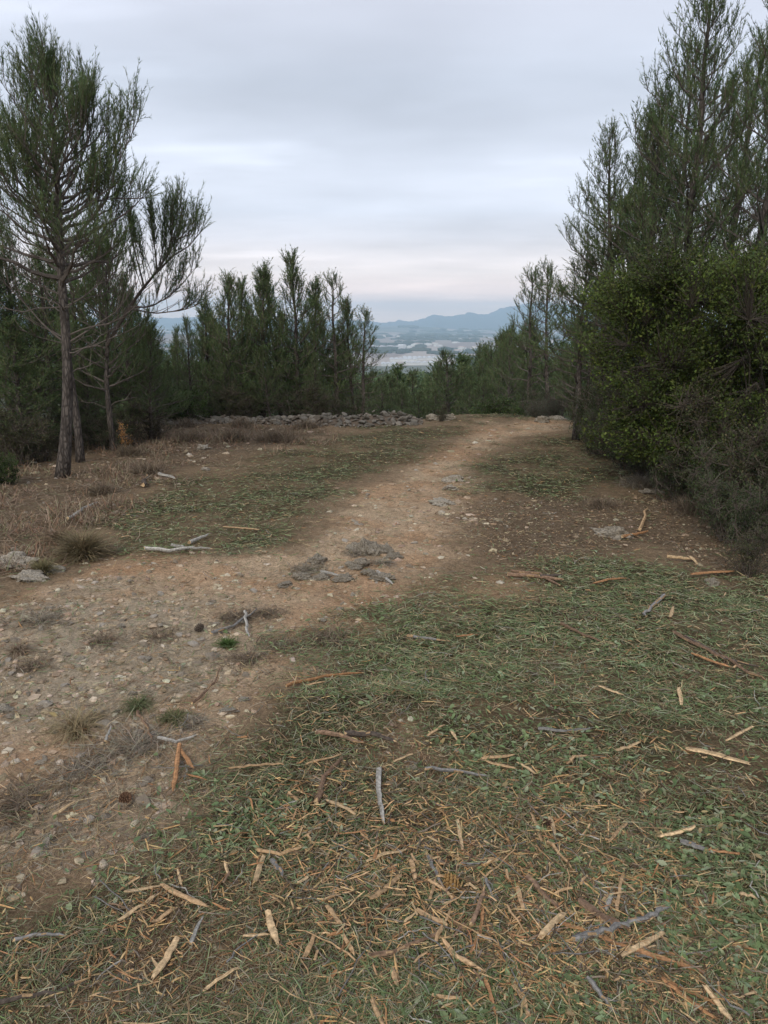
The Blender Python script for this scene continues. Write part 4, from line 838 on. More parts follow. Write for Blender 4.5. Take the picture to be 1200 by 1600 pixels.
# brush: fine dead heather twigs
def brush():
    rng = np.random.default_rng(30); g = Geo()
    def fb(x, y):
        m = masks(x, y); return np.clip(m['brown_left']*sstep(.33, .6, fbm(x*1.5, y*1.5, 3, 140)), 0, 1)
    x, y, r = scat(rng, 75000, fb, r0=5, p=.6, r1=16); n = len(x); print('brush', n)
    a = rng.random(n)*6.28; el = rng.uniform(.1, 1.1, n); L = .05+.15*rng.random(n); z = height(x, y); hgt = sstep(.45, .75, fbm(x*1.5, y*1.5, 3, 140))
    d = np.stack([np.cos(a)*np.cos(el), np.sin(a)*np.cos(el), np.sin(el)*(.35+.8*hgt)], -1); c = np.stack([x, y, z+.02*rng.random(n)], -1); s = norm(np.stack([-np.sin(a), np.cos(a), rng.normal(0, .3, n)], -1))
    P = np.stack([c, c+d*L[:, None]*.55+rng.normal(0, .01, (n, 3)), c+d*L[:, None]+rng.normal(0, .015, (n, 3))*[1, 1, .3]], 1); P[..., 2] = np.maximum(P[..., 2], z[:, None]+.002)
    ribbons(g, P, np.stack([.0022+.0*L, .0020+0*L, .0008+0*L], 1)*(.6+.08*r[:, None]), s, pal(rng, n, [(.24, .175, .135), (.17, .12, .095), (.31, .25, .19), (.25, .15, .10), (.18, .18, .11)], [1.2, 1, .8, .5, .5], .2))
    tag(g.obj('dead_brushwood', M_brush), 'low tangle of purplish brown dead heather on the left verge', None, None, 'stuff')
brush()
# clumps: dead heather, tussocks
def clump(name, px, py, R, H, n, cols, label, cat, flat=False, w=.0016, seed=0, droop=.5, elr=(.35, 1.4), bush=False):
    rng = np.random.default_rng(seed+500); p = at(px, py); n = int(n*(.66 if bush else 1)); R = R*(1.35 if bush and H < .08 else 1); a = rng.random(n)*6.28; el = rng.uniform(*elr, n); L = (R*np.cos(el)+H*np.sin(el))*(.55+.55*rng.random(n)); rb = R*.25*rng.random(n)**.5
    if bush: rb = np.minimum(R*.5*np.abs(rng.normal(0, 1, n)), R*1.15*rng.random(n)**.5); L = L*(.5 if H < .12 else .75); a = rng.random(n)*6.28
    ab = rng.random(n)*6.28; c = np.stack([np.cos(ab)*rb, np.sin(ab)*rb, np.zeros(n)], -1); c[:, 2] = height(c[:, 0]+p[0], c[:, 1]+p[1])-p[2]-.005
    P = [c]
    for k in range(4):
        e = el-droop*(k/3)**1.4*1.6; P.append(P[-1]+(L/4)[:, None]*np.stack([np.cos(a)*np.cos(e), np.sin(a)*np.cos(e), np.sin(e)], -1)+rng.normal(0, .03, (n, 3))*(L/4)[:, None]*(4 if bush else 1))
    P = np.stack(P, 1); gz = height(P[..., 0]+p[0], P[..., 1]+p[1])-p[2]; P[..., 2] = np.maximum(P[..., 2], gz+.004)
    s = norm(np.stack([-np.sin(a), np.cos(a), rng.normal(0, .4, n)], -1)); g = Geo()
    ribbons(g, P, np.array([1, 1, .9, .7, .2])[None]*w*(.6+.8*rng.random((n, 1))), s, pal(rng, n, cols, [1]*len(cols), .25))
    o = g.obj(name, M_grass); o.location = tuple(p); tag(o, label, cat); return o
STRAW = [(.36, .29, .19), (.30, .24, .16), (.25, .21, .13)]
clump('grass_tussock', 122, 1142, .17, .10, 330, STRAW, 'straw-coloured grass tussock splayed flat like a star on the gravel', 'grass', seed=1, droop=.75, elr=(.15, 1.3), w=.0012)
clump('grass_tussock', 132, 872, .20, .22, 1500, [(.20, .165, .105), (.16, .14, .085), (.25, .20, .13)], 'thick mound of dull dry grass beside the left boulder', 'grass', seed=2, droop=.45, w=.0022)
clump('grass_tussock', 68, 897, .11, .12, 500, [(.20, .17, .10), (.16, .15, .08)], 'smaller dry grass tussock between the boulder and the mound', 'grass', seed=3, w=.002)
clump('grass_tussock', 95, 850, .16, .15, 600, [(.20, .14, .10), (.16, .12, .08)], 'brownish dry tussock left of the thick grass mound', 'grass', seed=4, w=.002)
clump('grass_tussock', 30, 1020, .12, .06, 260, [(.24, .18, .14), (.30, .24, .18)], 'pale dry tussock at the left edge above the gravel', 'grass', seed=5, droop=.8, w=.0014)
clump('grass_tussock', 355, 1010, .07, .05, 420, [(.07, .12, .035), (.09, .14, .05)], 'small bright green grass tuft beside the track', 'grass', seed=6, w=.0013, droop=.6)
clump('grass_tussock', 215, 1105, .13, .03, 260, [(.10, .13, .06), (.14, .14, .08)], 'flattened greenish tuft between gravel and straw tussock', 'grass', seed=7, w=.0013, droop=.9)
clump('grass_tussock', 270, 1125, .12, .03, 240, [(.11, .13, .06), (.15, .14, .08)], 'flattened dull green tuft below the gravel patch', 'grass', seed=8, w=.0013, droop=.9)
HC = [(.19, .15, .115), (.13, .10, .08), (.25, .205, .155)]
for i, (px, py, R, H, n, lb) in enumerate([(60, 970, .18, .05, 600, 'low grey-brown dead heather clump at the left edge of the track'), (165, 1005, .12, .04, 500, 'dead heather clump above the gravel patch'), (250, 995, .12, .035, 420, 'dead heather clump beside the pebble-like cone'), (370, 965, .15, .05, 700, 'dark dead heather clump above the green tuft'),
      (415, 960, .13, .05, 500, 'dark dead heather clump right of the green tuft'), (440, 1010, .14, .04, 600, 'brownish flattened heather clump at the litter edge'), (510, 1000, .16, .07, 900, 'largest brown heather clump at the edge of the mown litter'), (390, 1030, .14, .04, 600, 'dark flattened heather below the green tuft'),
      (215, 1165, .18, .04, 900, 'grey dead heather mat right of the straw tussock'), (130, 1205, .15, .03, 600, 'grey dead heather mat below the straw tussock'), (30, 1260, .16, .05, 900, 'dark wiry heather clump at the lower left edge'), (50, 1040, .10, .06, 500, 'dark hollow heather clump under the pale tussock'),
      (300, 1130, .07, .07, 700, 'grey wiry heather below the flattened tufts'), (905, 965, .12, .05, 400, 'brown wiry clump in the mown litter'), (940, 790, .25, .10, 1200, 'brownish dead shrublet in front of the right-hand scrub'), (1000, 760, .25, .12, 1200, 'grey dead shrublet under the right-hand scrub'), (1080, 800, .28, .14, 1400, 'dark dead shrublet at the foot of the right-hand scrub'),
      (480, 668, .35, .16, 900, 'reddish brown brush pile against the wall'), (380, 667, .35, .2, 900, 'low brush half hiding the wall, left part'), (290, 668, .35, .2, 900, 'low brush half hiding the left end of the wall'), (600, 655, .25, .14, 600, 'dry weeds growing over the stone mound'), (430, 690, .45, .22, 1700, 'purplish dead heather bush in front of the wall, right one'), (365, 688, .40, .18, 1400, 'purplish dead heather bush in front of the wall, middle one'), (300, 690, .40, .22, 1400, 'brown dead heather bush below the wall end'), (200, 712, .25, .18, 1200, 'dark brown heather bush right of the twin trunks'), (160, 770, .25, .12, 1000, 'dark flattened brush below the bent trunk'),
      (230, 740, .35, .12, 1200, 'pinkish brown brush pile between trunk and mown strip'), (560, 866, .14, .08, 700, 'grey wiry tuft growing over the track outcrop'), (598, 880, .13, .08, 700, 'grey wiry tuft hanging over the front of the outcrop'), (480, 893, .15, .07, 800, 'grey wiry tuft on the low stones left of the outcrop')]):
    clump('heather_clump', px, py, R, H, n, HC if 'grey' not in lb else [(.27, .24, .20), (.19, .165, .14), (.33, .29, .24)], lb, 'plant', seed=20+i, w=.0009*(1+.12*at(px, py)[1]), droop=.2, elr=(.0, .75 if H < .1 else 1.3), bush=True)

# ------------------------------------------------------------------ sticks and chips one can point at
WC = {'pale': (.52, .37, .21), 'buff': (.40, .265, .145), 'orange': (.36, .19, .09), 'brown': (.20, .13, .085), 'grey': (.20, .19, .175), 'dark': (.10, .08, .065), 'silver': (.34, .32, .28)}
def splinter(name, pts, wpx, colour, seed, kind='chip', lift=.019):
    """pts in photo pixels -> real wood piece lying on the ground"""
    rng = np.random.default_rng(seed+900); W = np.array([at(*p) for p in pts]); c0 = W.mean(0); seg = len(W); n = max(7 if kind == 'stick' else 5, seg*3); u = np.linspace(0, 1, seg); t = np.linspace(0, 1, n)
    P = np.stack([np.interp(t, u, W[:, k]) for k in range(3)], -1); L = np.linalg.norm(W[-1]-W[0]); dist = np.linalg.norm(c0-np.array([0, 0, EYE])); w = wpx/1200*dist*(.36 if kind == 'chip' else .44)
    P[:, :2] += rng.normal(0, L*(.006 if kind == 'chip' else .014), (n, 2)); P[:, 2] = np.maximum(height(P[:, 0], P[:, 1])+w*.6, P[:, 2])+lift
    zz = np.polyfit(t, P[:, 2], 1); P[:, 2] = np.polyval(zz, t)+rng.normal(0, .0015, n)+.004
    P = P-c0; k = 7; T, A, B = frames(P[None]); A, B = A[0], B[0]; fl = .42 if kind == 'chip' else .95
    if kind == 'chip': prof = .85+.25*rng.random(n); prof[0] *= .55+.45*rng.random(); prof[-1] *= .15+.7*rng.random()**.7; prof[-2] *= .8+.3*rng.random()
    else: prof = 1-.35*t; prof[-1] *= .5
    an = np.arange(k)*2*math.pi/k+.3; rr = (1+(.5 if kind == 'chip' else .2)*(rng.random((1, k))-.5)+(.12 if kind == 'chip' else .14)*(rng.random((n, k))-.5))*prof[:, None]*w
    V = P[:, None]+rr[..., None]*(A[:, None]*np.cos(an)[:, None]+B[:, None]*np.sin(an)[:, None]*fl)
    dT = np.zeros((n, k)); dT[0] = -rng.random(k)*w*1.8; dT[-1] = rng.random(k)*w*2.5; V = V+T[0][:, None]*dT[..., None]
    g = Geo(); i = np.arange(n-1)[:, None]*k; j = np.arange(k)[None]; F = np.stack([i+j, i+(j+1) % k, i+k+(j+1) % k, i+k+j], -1).reshape(-1, 4)
    c = np.array(WC[colour]); fc = c*(.68+.5*rng.random((1, k, 1))+.1*rng.random((n-1, k, 1)))
    if kind == 'stick' and colour in ('grey', 'brown', 'dark'):
        m = rng.random((n-1, k, 1)) < .12; fc = np.where(m, np.array(WC['buff'])*.8, fc)
    if kind == 'chip' and rng.random() < .35: fc[:, :2] = np.array(WC['brown'])*(.8+.4*rng.random((n-1, 2, 1)))
    g.add(V.reshape(-1, 3), F, fc.reshape(-1, 3)); end = np.array(WC['pale' if kind == 'stick' else colour])
    for st, rev in ((0, True), ((n-1)*k, False)):
        f = np.arange(k)+st-g.o; f = f[::-1] if rev else f; g.f.append((f+g.o).ravel()); g.n.append(np.array([k])); g.m.append(np.zeros(1, int)); g.c.append(end[None]*.9)
    o = g.obj(name, M_wood); o.location = tuple(c0); return o
S, K_ = 'stick', 'chip'
PIECES = [
 ([(88,1282),(113,1266)],8,'pale',K_,'short pale chip on bare soil left of the pine cone'), ([(190,1449),(250,1408)],8,'pale',K_,'long pale peeled stick in the lower left pile, slanting down left'), ([(200,1404),(246,1396)],8,'pale',K_,'pale peeled piece lying level atop the lower left pile'),
 ([(257,1396),(285,1412),(322,1427)],10,'buff',K_,'half-barked buff branch piece at the right of the lower left pile'), ([(242,1453),(276,1432)],8,'buff',K_,'stubby buff chip just below the lower left pile'), ([(277,1483),(262,1510),(242,1538)],14,'pale',K_,'broad curved pale slab standing out at the lower left'),
 ([(320,1558),(345,1540),(371,1524)],7,'pale',K_,'long pale split stick low in the picture, right of the curved slab'), ([(279,1372),(284,1391)],6,'pale',K_,'left one of two tiny upright pale chips'), ([(352,1357),(357,1377)],6,'pale',K_,'small pale chip alone beside a torn leaf'), ([(300,1485),(315,1450)],7,'silver',S,'short silvery stick pointing up between the lower left pieces'),
 ([(28,1478),(65,1474),(102,1469)],6,'grey',S,'thin grey stick with pale broken tip at the left'), ([(0,1578),(70,1565),(135,1548)],7,'dark',S,'long thin dark stick across the bare soil at the lower left corner'), ([(590,1218),(594,1255),(598,1292)],10,'silver',S,'thick silver-grey stick lying lengthwise in the centre of the litter'),
 ([(513,1261),(550,1279)],9,'pale',K_,'pale chip under the curved brown stick'), ([(496,1259),(508,1225),(533,1198)],10,'brown',S,'curved reddish brown stick in the centre of the litter'), ([(500,1153),(530,1160),(562,1169)],10,'brown',S,'brown barked stick with pale end, upper one of the central pair'), ([(545,1153),(580,1158),(612,1165)],10,'dark',S,'dark rough stick right of the brown barked one'),
 ([(400,1386),(411,1352)],9,'pale',K_,'upright pale rectangular chip left of the grey stub'), ([(427,1358),(443,1380)],8,'grey',S,'short grey stub with pale end beside the upright chip'), ([(404,1337),(440,1346),(472,1335)],6,'buff',S,'thin peeled stick bent at its right end'), ([(420,1440),(424,1460),(432,1480)],14,'pale',K_,'chunky pale torn stump of wood, upright in the litter'), ([(385,1475),(420,1472)],8,'pale',K_,'pale torn splinter joining the foot of the chunky piece'),
 ([(583,1416),(600,1402),(623,1383)],12,'buff',K_,'thick broken branch end, half grey bark, half raw wood'), ([(643,1361),(648,1386)],10,'buff',K_,'square-ended upright buff chip in the centre'), ([(575,1356),(600,1346),(630,1340)],8,'pale',K_,'pale slanting chip above the square-ended one'), ([(688,1352),(680,1385),(672,1415)],6,'buff',K_,'thin straight splinter crossing another right of centre'),
 ([(670,1352),(680,1374),(690,1395)],7,'grey',S,'short grey twig beneath the crossing splinters'), ([(670,1386),(695,1402),(714,1422)],6,'buff',K_,'thin splinter slanting down right beside the rotten cone'), ([(655,1436),(675,1448),(694,1456)],11,'buff',K_,'wide buff chip right of the long brown twig'), ([(578,1509),(620,1496),(655,1484),(690,1469)],8,'brown',S,'long brown twig, partly peeled, low in the centre'),
 ([(695,1484),(715,1508),(751,1528)],10,'buff',K_,'long curved buff slab low in the centre right'), ([(757,1540),(765,1565),(772,1595)],8,'orange',K_,'reddish upright splinter near the bottom, right of centre'), ([(715,1294),(722,1334)],8,'pale',K_,'upright pale chip above the level one, right of centre'), ([(762,1360),(782,1351)],9,'pale',K_,'small pale chip lying level, right of centre'),
 ([(512,1428),(530,1453)],9,'buff',K_,'buff chip with dark bark in the left centre'), ([(478,1505),(490,1480)],10,'buff',K_,'buff upright chip at the lower left centre'), ([(613,1530),(619,1549)],11,'buff',K_,'short square buff chip low in the centre'), ([(537,1475),(552,1501)],8,'buff',K_,'narrow buff chip left of the long brown twig'), ([(582,1580),(597,1612)],10,'buff',K_,'buff chip cut by the bottom edge in the centre'),
 ([(760,1388),(770,1415)],6,'grey',S,'short grey twig right of the rotten cone'), ([(740,1455),(752,1420),(757,1400)],8,'brown',S,'brown forked stick near the right centre'), ([(735,1500),(750,1470),(755,1430)],6,'orange',K_,'thin reddish splinter next to the brown forked stick'),
 ([(910,1425),(935,1444),(970,1462)],17,'brown',K_,'broad rotten brown log slab in the lower right pile'), ([(903,1480),(945,1468),(990,1456),(1020,1447),(1040,1428)],11,'grey',S,'curved lichen-grey branch lying over the lower right pile'), ([(970,1506),(1000,1490),(1030,1474)],11,'pale',K_,'pale straight slab below the curved grey branch'), ([(870,1453),(930,1475),(990,1497)],9,'orange',K_,'long orange splinter running under the lower right pile'),
 ([(990,1497),(1040,1512),(1090,1532)],11,'orange',K_,'shredded orange splinter continuing to the right of the pile'), ([(845,1478),(862,1458),(881,1440)],13,'pale',K_,'pointed pale plank-like chip left of the lower right pile'), ([(826,1384),(850,1410),(874,1433)],10,'brown',S,'mottled half-peeled stick left of the pile'), ([(808,1400),(815,1428)],11,'buff',K_,'short fat buff chip left of the mottled stick'), ([(859,1288),(866,1313)],9,'pale',K_,'pale curved chip beside the dark knot of wood'), ([(828,1281),(838,1300),(845,1325)],6,'buff',K_,'thin buff splinter left of the dark knot'),
 ([(858,1328),(875,1345),(890,1364)],6,'buff',S,'thin peeled twig above the lower right pile'), ([(978,1295),(965,1310),(950,1326)],6,'buff',K_,'thin slanting splinter at the upper right of the litter'), ([(1032,1318),(1060,1311),(1083,1304)],8,'pale',K_,'pale level splinter at the right above the grey twig'), ([(1065,1325),(1085,1334),(1105,1340)],9,'grey',S,'grey twig with peeled end at the right'), ([(1105,1340),(1146,1346)],8,'orange',K_,'peeled orange end lying beyond the grey twig'),
 ([(975,1370),(968,1400),(962,1433)],7,'buff',K_,'upright buff splinter above the curved grey branch'), ([(955,1407),(946,1432)],9,'silver',K_,'short bleached white chip beside the upright splinter'), ([(1102,1560),(1135,1602)],11,'pale',K_,'pale plank chip at the lower right corner'), ([(1035,1545),(1070,1572),(1110,1604)],10,'orange',K_,'long reddish bark strip at the lower right corner'), ([(1050,1550),(1085,1566),(1108,1578)],8,'orange',K_,'shorter reddish bark strip beside the long one'),
 ([(920,1545),(940,1570),(960,1596)],8,'grey',S,'grey stick with pale tip near the bottom right'), ([(803,1555),(818,1575),(825,1605)],9,'buff',K_,'buff chip cut by the bottom edge right of centre'), ([(1158,1408),(1180,1415)],8,'pale',K_,'small pale chip at the right edge'), ([(1083,1031),(1110,1040),(1136,1051)],10,'orange',K_,'bright orange chip on a long dark twig at the right'), ([(1083,903),(1110,901),(1141,899)],10,'orange',K_,'orange slab at the edge of the scrub, far right'),
 ([(930,918),(950,912),(975,910)],7,'orange',K_,'orange splinter in the litter below the wide rock'), ([(878,982),(905,996),(938,1010)],6,'brown',S,'thin brown stick slanting down right in the upper litter'), ([(795,904),(835,907),(877,913)],8,'brown',S,'brown stick, upper of the bundle lying right of the bare patch'), ([(800,899),(840,903),(872,921)],6,'brown',S,'brown stick crossing the bundle right of the bare patch'), ([(845,907),(874,905)],7,'dark',S,'dark short stick at the right end of the bundle'),
 ([(1077,1181),(1110,1186),(1163,1203)],12,'pale',K_,'large pale split slab at the right edge of the litter'), ([(1136,1165),(1150,1158),(1173,1145)],9,'pale',K_,'pale chip just above the large slab at the right'), ([(843,1147),(885,1152),(922,1146)],6,'grey',S,'thin dark grey twig curving level in the right litter'), ([(1050,998),(1100,1020),(1150,1045),(1195,1072)],6,'brown',S,'long brown twig running down to the right edge'), ([(1075,1005),(1130,1035),(1180,1050)],5,'dark',S,'second long dark twig beside the brown one at right'),
 ([(1059,1083),(1064,1108)],8,'pale',K_,'upright pale chip in the right litter'), ([(963,1181),(980,1177),(996,1171)],7,'pale',K_,'small pale curved chip in the right litter'), ([(885,1201),(897,1192),(911,1190)],8,'buff',K_,'twisted buff chip left of the small pale curved one'), ([(1046,970),(1051,955)],7,'pale',K_,'upright pale chip in the upper right litter'), ([(937,1080),(955,1088),(970,1092)],6,'pale',K_,'thin pale splinter in the upper right litter'), ([(810,1202),(832,1215)],8,'pale',K_,'pale pointed chip right of the long grey stick'),
 ([(450,1078),(490,1068),(562,1060)],7,'orange',S,'long thin reddish stick at the edge of bare soil and litter'), ([(482,1077),(505,1072)],6,'buff',K_,'small buff splinter under the long thin reddish stick'), ([(362,1209),(400,1206),(436,1202)],8,'buff',K_,'buff splinter at the left edge of the central litter'), ([(638,1003),(690,1009)],6,'grey',S,'short grey twig in the upper central litter'), ([(715,1003),(742,998)],7,'orange',K_,'orange bit right of the grey twig in the upper litter'),
 ([(663,1209),(710,1213),(760,1222)],7,'grey',S,'thin grey stick lying level right of the central pair'), ([(706,1153),(712,1163)],9,'pale',K_,'tiny square pale chip right of the central pair'), ([(755,1194),(800,1190)],8,'buff',K_,'upper one of two buff splinters beside the level grey stick'), ([(760,1199),(802,1211)],7,'buff',K_,'lower one of two buff splinters beside the level grey stick'), ([(669,1160),(693,1142)],7,'buff',K_,'small buff splinter above the bare patch'),
 ([(480,1203),(530,1190)],6,'buff',K_,'forked thin buff splinter left of the curved brown stick'), ([(615,1200),(642,1188)],6,'pale',K_,'thin pale splinter at the edge of the small bare patch'), ([(250,1163),(275,1166),(306,1161)],6,'silver',S,'grey stick crossing the top of the orange upright splinter'), ([(280,1176),(276,1210),(272,1243)],9,'orange',K_,'long orange splinter standing upright in the left bare soil'), ([(281,1178),(302,1210)],7,'orange',K_,'orange splinter branching right from the upright one'),
 ([(293,1219),(320,1226)],6,'orange',K_,'small orange splinter right of the upright one'), ([(215,1120),(228,1140),(238,1168)],5,'brown',S,'thin curved twig on the heather below the gravel'), ([(302,1106),(330,1080),(345,1052)],5,'brown',S,'thin curved twig right of the gravel patch'), ([(166,1166),(174,1145)],5,'silver',S,'tiny bleached twig by the straw tussock'), ([(383,962),(385,985),(390,1000)],6,'silver',S,'thin bleached twig standing by the green tuft'), ([(335,995),(365,985),(400,960)],6,'grey',S,'bleached twig slanting from the heather to the track'),
 ([(230,864),(265,866),(300,862)],7,'silver',S,'bleached level branch at the edge of the left mown strip'), ([(270,857),(290,862),(325,862)],6,'silver',S,'forked bleached branch beside the level one'), ([(298,852),(324,842)],7,'silver',S,'short bleached branch above the forked one'), ([(352,828),(380,830),(402,834)],6,'buff',K_,'pale stick lying on the left mown strip'), ([(505,900),(530,905)],6,'silver',S,'small bleached root left of the outcrop'), ([(590,900),(612,918)],6,'silver',S,'bleached root below the outcrop'),
 ([(110,815),(130,800),(150,790)],6,'silver',S,'pale dead branch in the dry grass left of the mown strip'), ([(250,745),(275,752)],6,'silver',S,'pale dead branch in the brush near the mown strip'), ([(225,762),(230,747)],7,'dark',S,'short dark stub standing at the top of the left mown strip'), ([(10,730),(38,725)],5,'brown',S,'brown stick under the pines at the far left'), ([(1000,832),(1008,800)],6,'buff',S,'upright forked peeled stick behind the wide rock'), ([(975,843),(1010,836)],6,'orange',S,'thin orange stick in front of the wide rock'), ([(1045,876),(1080,880)],6,'pale',S,'pale straight stick at the edge of the scrub'), ([(1078,876),(1086,884)],9,'pale',K_,'round-ended pale chip at the tip of the pale straight stick'),
 ([(1035,940),(1010,960),(1005,968)],7,'grey',S,'curved grey branch in the upper right litter'), ([(530,1215),(500,1262)],0,'','',''),
]
i = 0
for pts, w, colr, kd, lb in PIECES:
    if not w: continue
    o = splinter('stick' if kd == S else 'wood_chip', pts, w, colr, i, kd); tag(o, lb, 'stick' if kd == S else 'wood chip', 'sticks lying in the litter' if kd == S else 'wood chips lying in the litter'); i += 1
def more_wood():
    rn = random.Random(77); chips = []; sticks = []
    def local(kind, colour, seed, L, w):
        rng = np.random.default_rng(seed); n = 5 if kind == 'chip' else 8; t = np.linspace(-.5, .5, n); P = np.stack([t*L, rng.normal(0, L*.015, n)+L*(.03 if kind == 'chip' else .10)*rng.normal()*(4*t*t), rng.normal(0, .001, n)], -1)
        g = Geo(); prof = np.array([.8, 1, .95, .9, [.3,.7,.9][seed%3]]) if n == 5 else np.linspace(1, .5, n)
        c = np.array(WC[colour]); tubes(g, P[None], (prof*w)[None], 6 if kind == 'chip' else 5, c*(.85+.3*rng.random()), rough=.5 if kind == 'chip' else .25, rng=rng)
        if kind == 'chip': g.v[0][:, 2] *= .45
        return g.mesh('wood_chip' if kind == 'chip' else 'twig', M_wood)
    for k in range(16): chips.append(local('chip', ['pale', 'buff', 'buff', 'orange', 'pale', 'brown'][k % 6], 600+k, .016+.0028*k, .0026+.0004*(k % 5)))
    for k in range(12): sticks.append(local('stick', ['brown', 'grey', 'dark', 'silver', 'grey', 'buff'][k % 6], 700+k, .05+.010*k, .0013+.0003*(k % 4)))
    cl = [at(*p)[:2] for p in [(700, 1390), (560, 1350), (820, 1350), (900, 1470), (760, 1470), (540, 1430), (260, 1430), (640, 1450), (450, 1300), (980, 1400), (850, 1300), (1080, 1570), (620, 1330), (220, 1540), (780, 1540), (970, 1460)]]
    for kind, num, meshes, nm in (('chip', 215, chips, 'wood_chip'), ('stick', 250, sticks, 'twig')):
        n = 0
        while n < num:
            if rn.random() < .62: c = rn.choice(cl); x, y = c[0]+rn.gauss(0, .13), c[1]+rn.gauss(0, .11)
            else: y = 1.25+8*rn.random()**2.1; x = rn.uniform(-.55, .6)*y
            m = float(masks(np.array([x]), np.array([y]))['green'][0])
            if y < 1.1 or rn.random() > .12+m: continue
            o = link(nm, rn.choice(meshes)); s = rn.uniform(.7, 1.25)*(1+.06*y); o.scale = (s, s, s); o.location = (x, y, h1(x, y)+.020+.01*rn.random()); o.rotation_euler = (rn.uniform(-.4, .4), rn.uniform(-.16, .16), rn.uniform(0, 6.28)); n += 1
            if kind == 'chip': tag(o, 'small split wood chip lying loose in the mown green litter', 'wood chip', 'scattered small wood chips')
            else: tag(o, 'thin broken twig lying loose in the mown green litter', 'twig', 'scattered thin twigs')
more_wood()

# ------------------------------------------------------------------ pine cones
def cone(px, py, L, col, label, tilt=1.2, scales=70):
    p = at(px, py); e = tag(empty('pine_cone', (p[0], p[1], p[2]+L*.42), RN.uniform(0, 6)), label, 'pine cone'); e.rotation_euler = (tilt, 0, RN.uniform(0, 6))
    g = Geo(); n = 8; z = np.linspace(-.5, .5, n)*L; tubes(g, np.stack([z*0, z*0, z], -1)[None], (np.sin(np.linspace(.35, 3.0, n))*L*.22)[None], 8, np.array(col)*.5); g.obj('core', M_wood, e)
    V, F = ico(); sc = Geo(); sc.add(V*np.array([.5, .35, .16])*L*.24+np.array([L*.1, 0, 0]), F, col); me = sc.mesh('scale', M_wood)
    for k in range(scales):
        t = (k+.5)/scales; a = k*2.39996; zz = (t-.5)*L; r = math.sin(.35+t*2.6)*L*.26; s = link('scale', me, e); s.location = (math.cos(a)*r, math.sin(a)*r, zz); s.rotation_euler = (0, -.5, a); f = .6+.6*math.sin(.3+t*2.6); s.scale = (f, f, f)
cone(196, 1256, .050, (.15, .085, .05), 'brown open pine cone lying on the stony soil at the left', .9)
cone(311, 987, .055, (.09, .07, .055), 'dark closed pine cone on the gravel beside the heather', 1.4, 60)
cone(706, 1391, .055, (.33, .20, .08), 'rotten yellowish pine cone crumbling in the litter, right of centre', 1.2, 60)
cone(853, 1297, .045, (.10, .06, .04), 'dark knotty pine cone next to a pale curved chip', 1.0, 50)

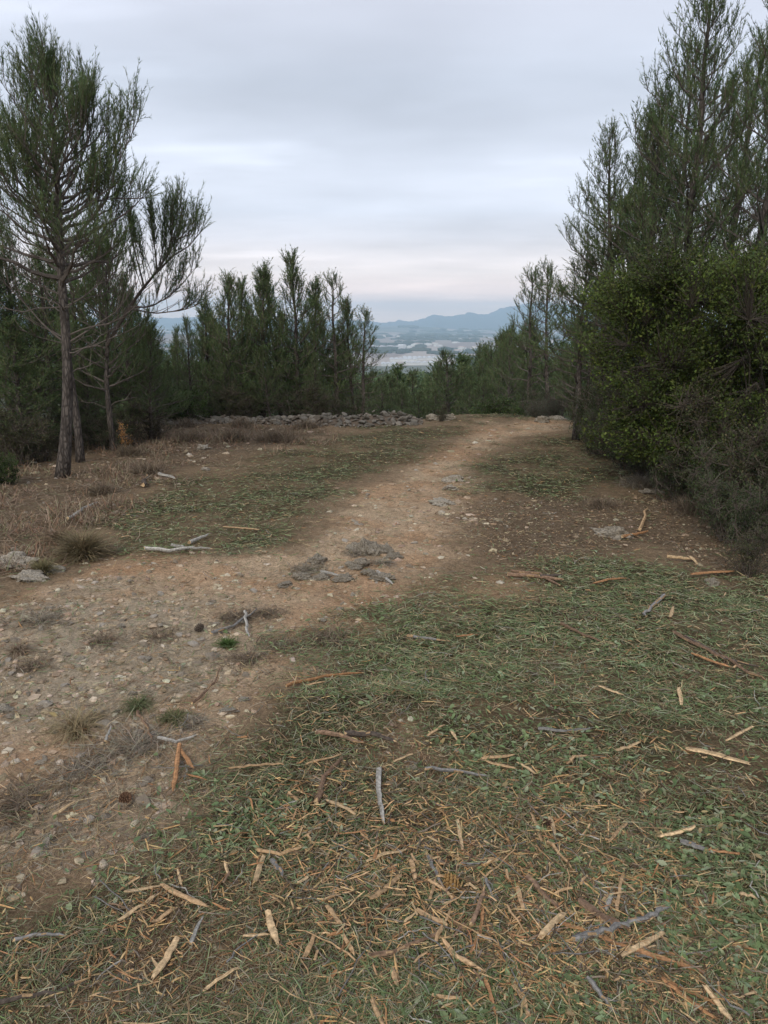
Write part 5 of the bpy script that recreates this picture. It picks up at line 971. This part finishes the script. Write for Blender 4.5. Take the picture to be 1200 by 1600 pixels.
# ------------------------------------------------------------------ the plain: greenhouses, houses, groves
def plain():
    m_roof = mat_col('white_sheeting', .5, .3, (.02, .08)); m_wall = mat_col('render_wall', .8, .2, (.05, .1)); m_grove = M_needle
    def house(px, py, w, d, h, label, cat='greenhouse', name='greenhouse', roofc=(.55, .55, .54), wallc=(.62, .62, .6), bays=6, rot=0., group=None):
        r_ = ray(px, py); t = (-120-EYE)/r_[2]; X, Yy = r_[0]*t, r_[1]*t; e = tag(empty(name, (X, Yy, -120), rot), label, cat, group)
        g = Geo(); x0, x1, y0, y1 = -w/2, w/2, -d/2, d/2
        g.add([(x0, y0, -3), (x1, y0, -3), (x1, y1, -3), (x0, y1, -3), (x0, y0, h), (x1, y0, h), (x1, y1, h), (x0, y1, h)], [(0, 1, 5, 4), (1, 2, 6, 5), (2, 3, 7, 6), (3, 0, 4, 7)], wallc); g.obj('wall', m_wall, e)
        b = (x1-x0)/bays
        for k in range(bays):
            g = Geo(); a0 = x0+k*b+.05*b*(bays > 1); a1 = x0+(k+1)*b-.05*b*(bays > 1); mm = (a0+a1)/2; hh = h+min(2.5, b*.14)
            g.add([(a0, y0-.4, h+.02), (mm, y0-.4, hh), (a1, y0-.4, h+.02), (a0, y1+.4, h+.02), (mm, y1+.4, hh), (a1, y1+.4, h+.02)], [(0, 1, 4, 3), (1, 2, 5, 4)], roofc); g.add([(a0, y0-.4, h+.02), (mm, y0-.4, hh), (a1, y0-.4, h+.02)], [(0, 2, 1)], roofc); g.obj('roof', m_roof, e)
    house(668, 562, 150, 95, 7, 'largest white greenhouse block on the plain, right of the gap between pines', bays=10)
    house(630, 564, 80, 80, 7, 'white greenhouse block left of the largest one', bays=6)
    house(655, 570, 80, 60, 7, 'low white greenhouse in front of the largest block', bays=5)
    house(607, 571, 40, 80, 6, 'narrow white greenhouse strip beside the left pines', bays=3)
    house(603, 544, 150, 90, 8, 'pale long warehouse roof at the left of the valley view', 'warehouse', 'warehouse', (.55, .5, .5), bays=4)
    house(635, 548, 120, 60, 8, 'pale warehouse roof behind the greenhouses', 'warehouse', 'warehouse', (.5, .45, .44), bays=4)
    rn = random.Random(6)
    for k in range(26):
        px = rn.uniform(590, 780); py = rn.uniform(526, 552); house(px, py, rn.uniform(14, 40), rn.uniform(12, 30), rn.uniform(6, 12), 'tiny pale building scattered on the hazy plain', 'house', 'house', rn.choice([(.7, .66, .6), (.5, .35, .28), (.75, .74, .72)]), (.7, .68, .64), 1, rn.uniform(0, 1.5), 'tiny buildings on the plain')
    rng = np.random.default_rng(44); n = 2600; d = 2000+9000*rng.random(n)**1.3; u = (rng.random(n)*2-1)*.5; x = u*d; keep = fbm(x*.0025, d*.0016, 3, 70) > .47
    x = x[keep]; d = d[keep]; n = len(x); z = height(x, d); V0, F0 = ico(); s = np.stack([12+30*rng.random(n), 10+16*rng.random(n), 5+6*rng.random(n)], -1)*(1+d[:, None]/9000)
    V = V0[None]*(1+.25*(rng.random((n, 12, 1))-.5))*s[:, None]+np.stack([x, d, z+3], -1)[:, None]; g = Geo(); g.add(V.reshape(-1, 3), (F0[None]+(np.arange(n)*12)[:, None, None]).reshape(-1, 3), np.repeat(pal(rng, n, [(.04, .055, .03), (.06, .07, .045)], [1, 1], .2), 20, 0))
    tag(g.obj('distant_woods', M_needle), 'dark hedges and groves dotted over the hazy plain', None, None, 'stuff')
plain()
print('objects', len(bpy.data.objects), 'polys', sum(len(m.polygons) for m in bpy.data.meshes))
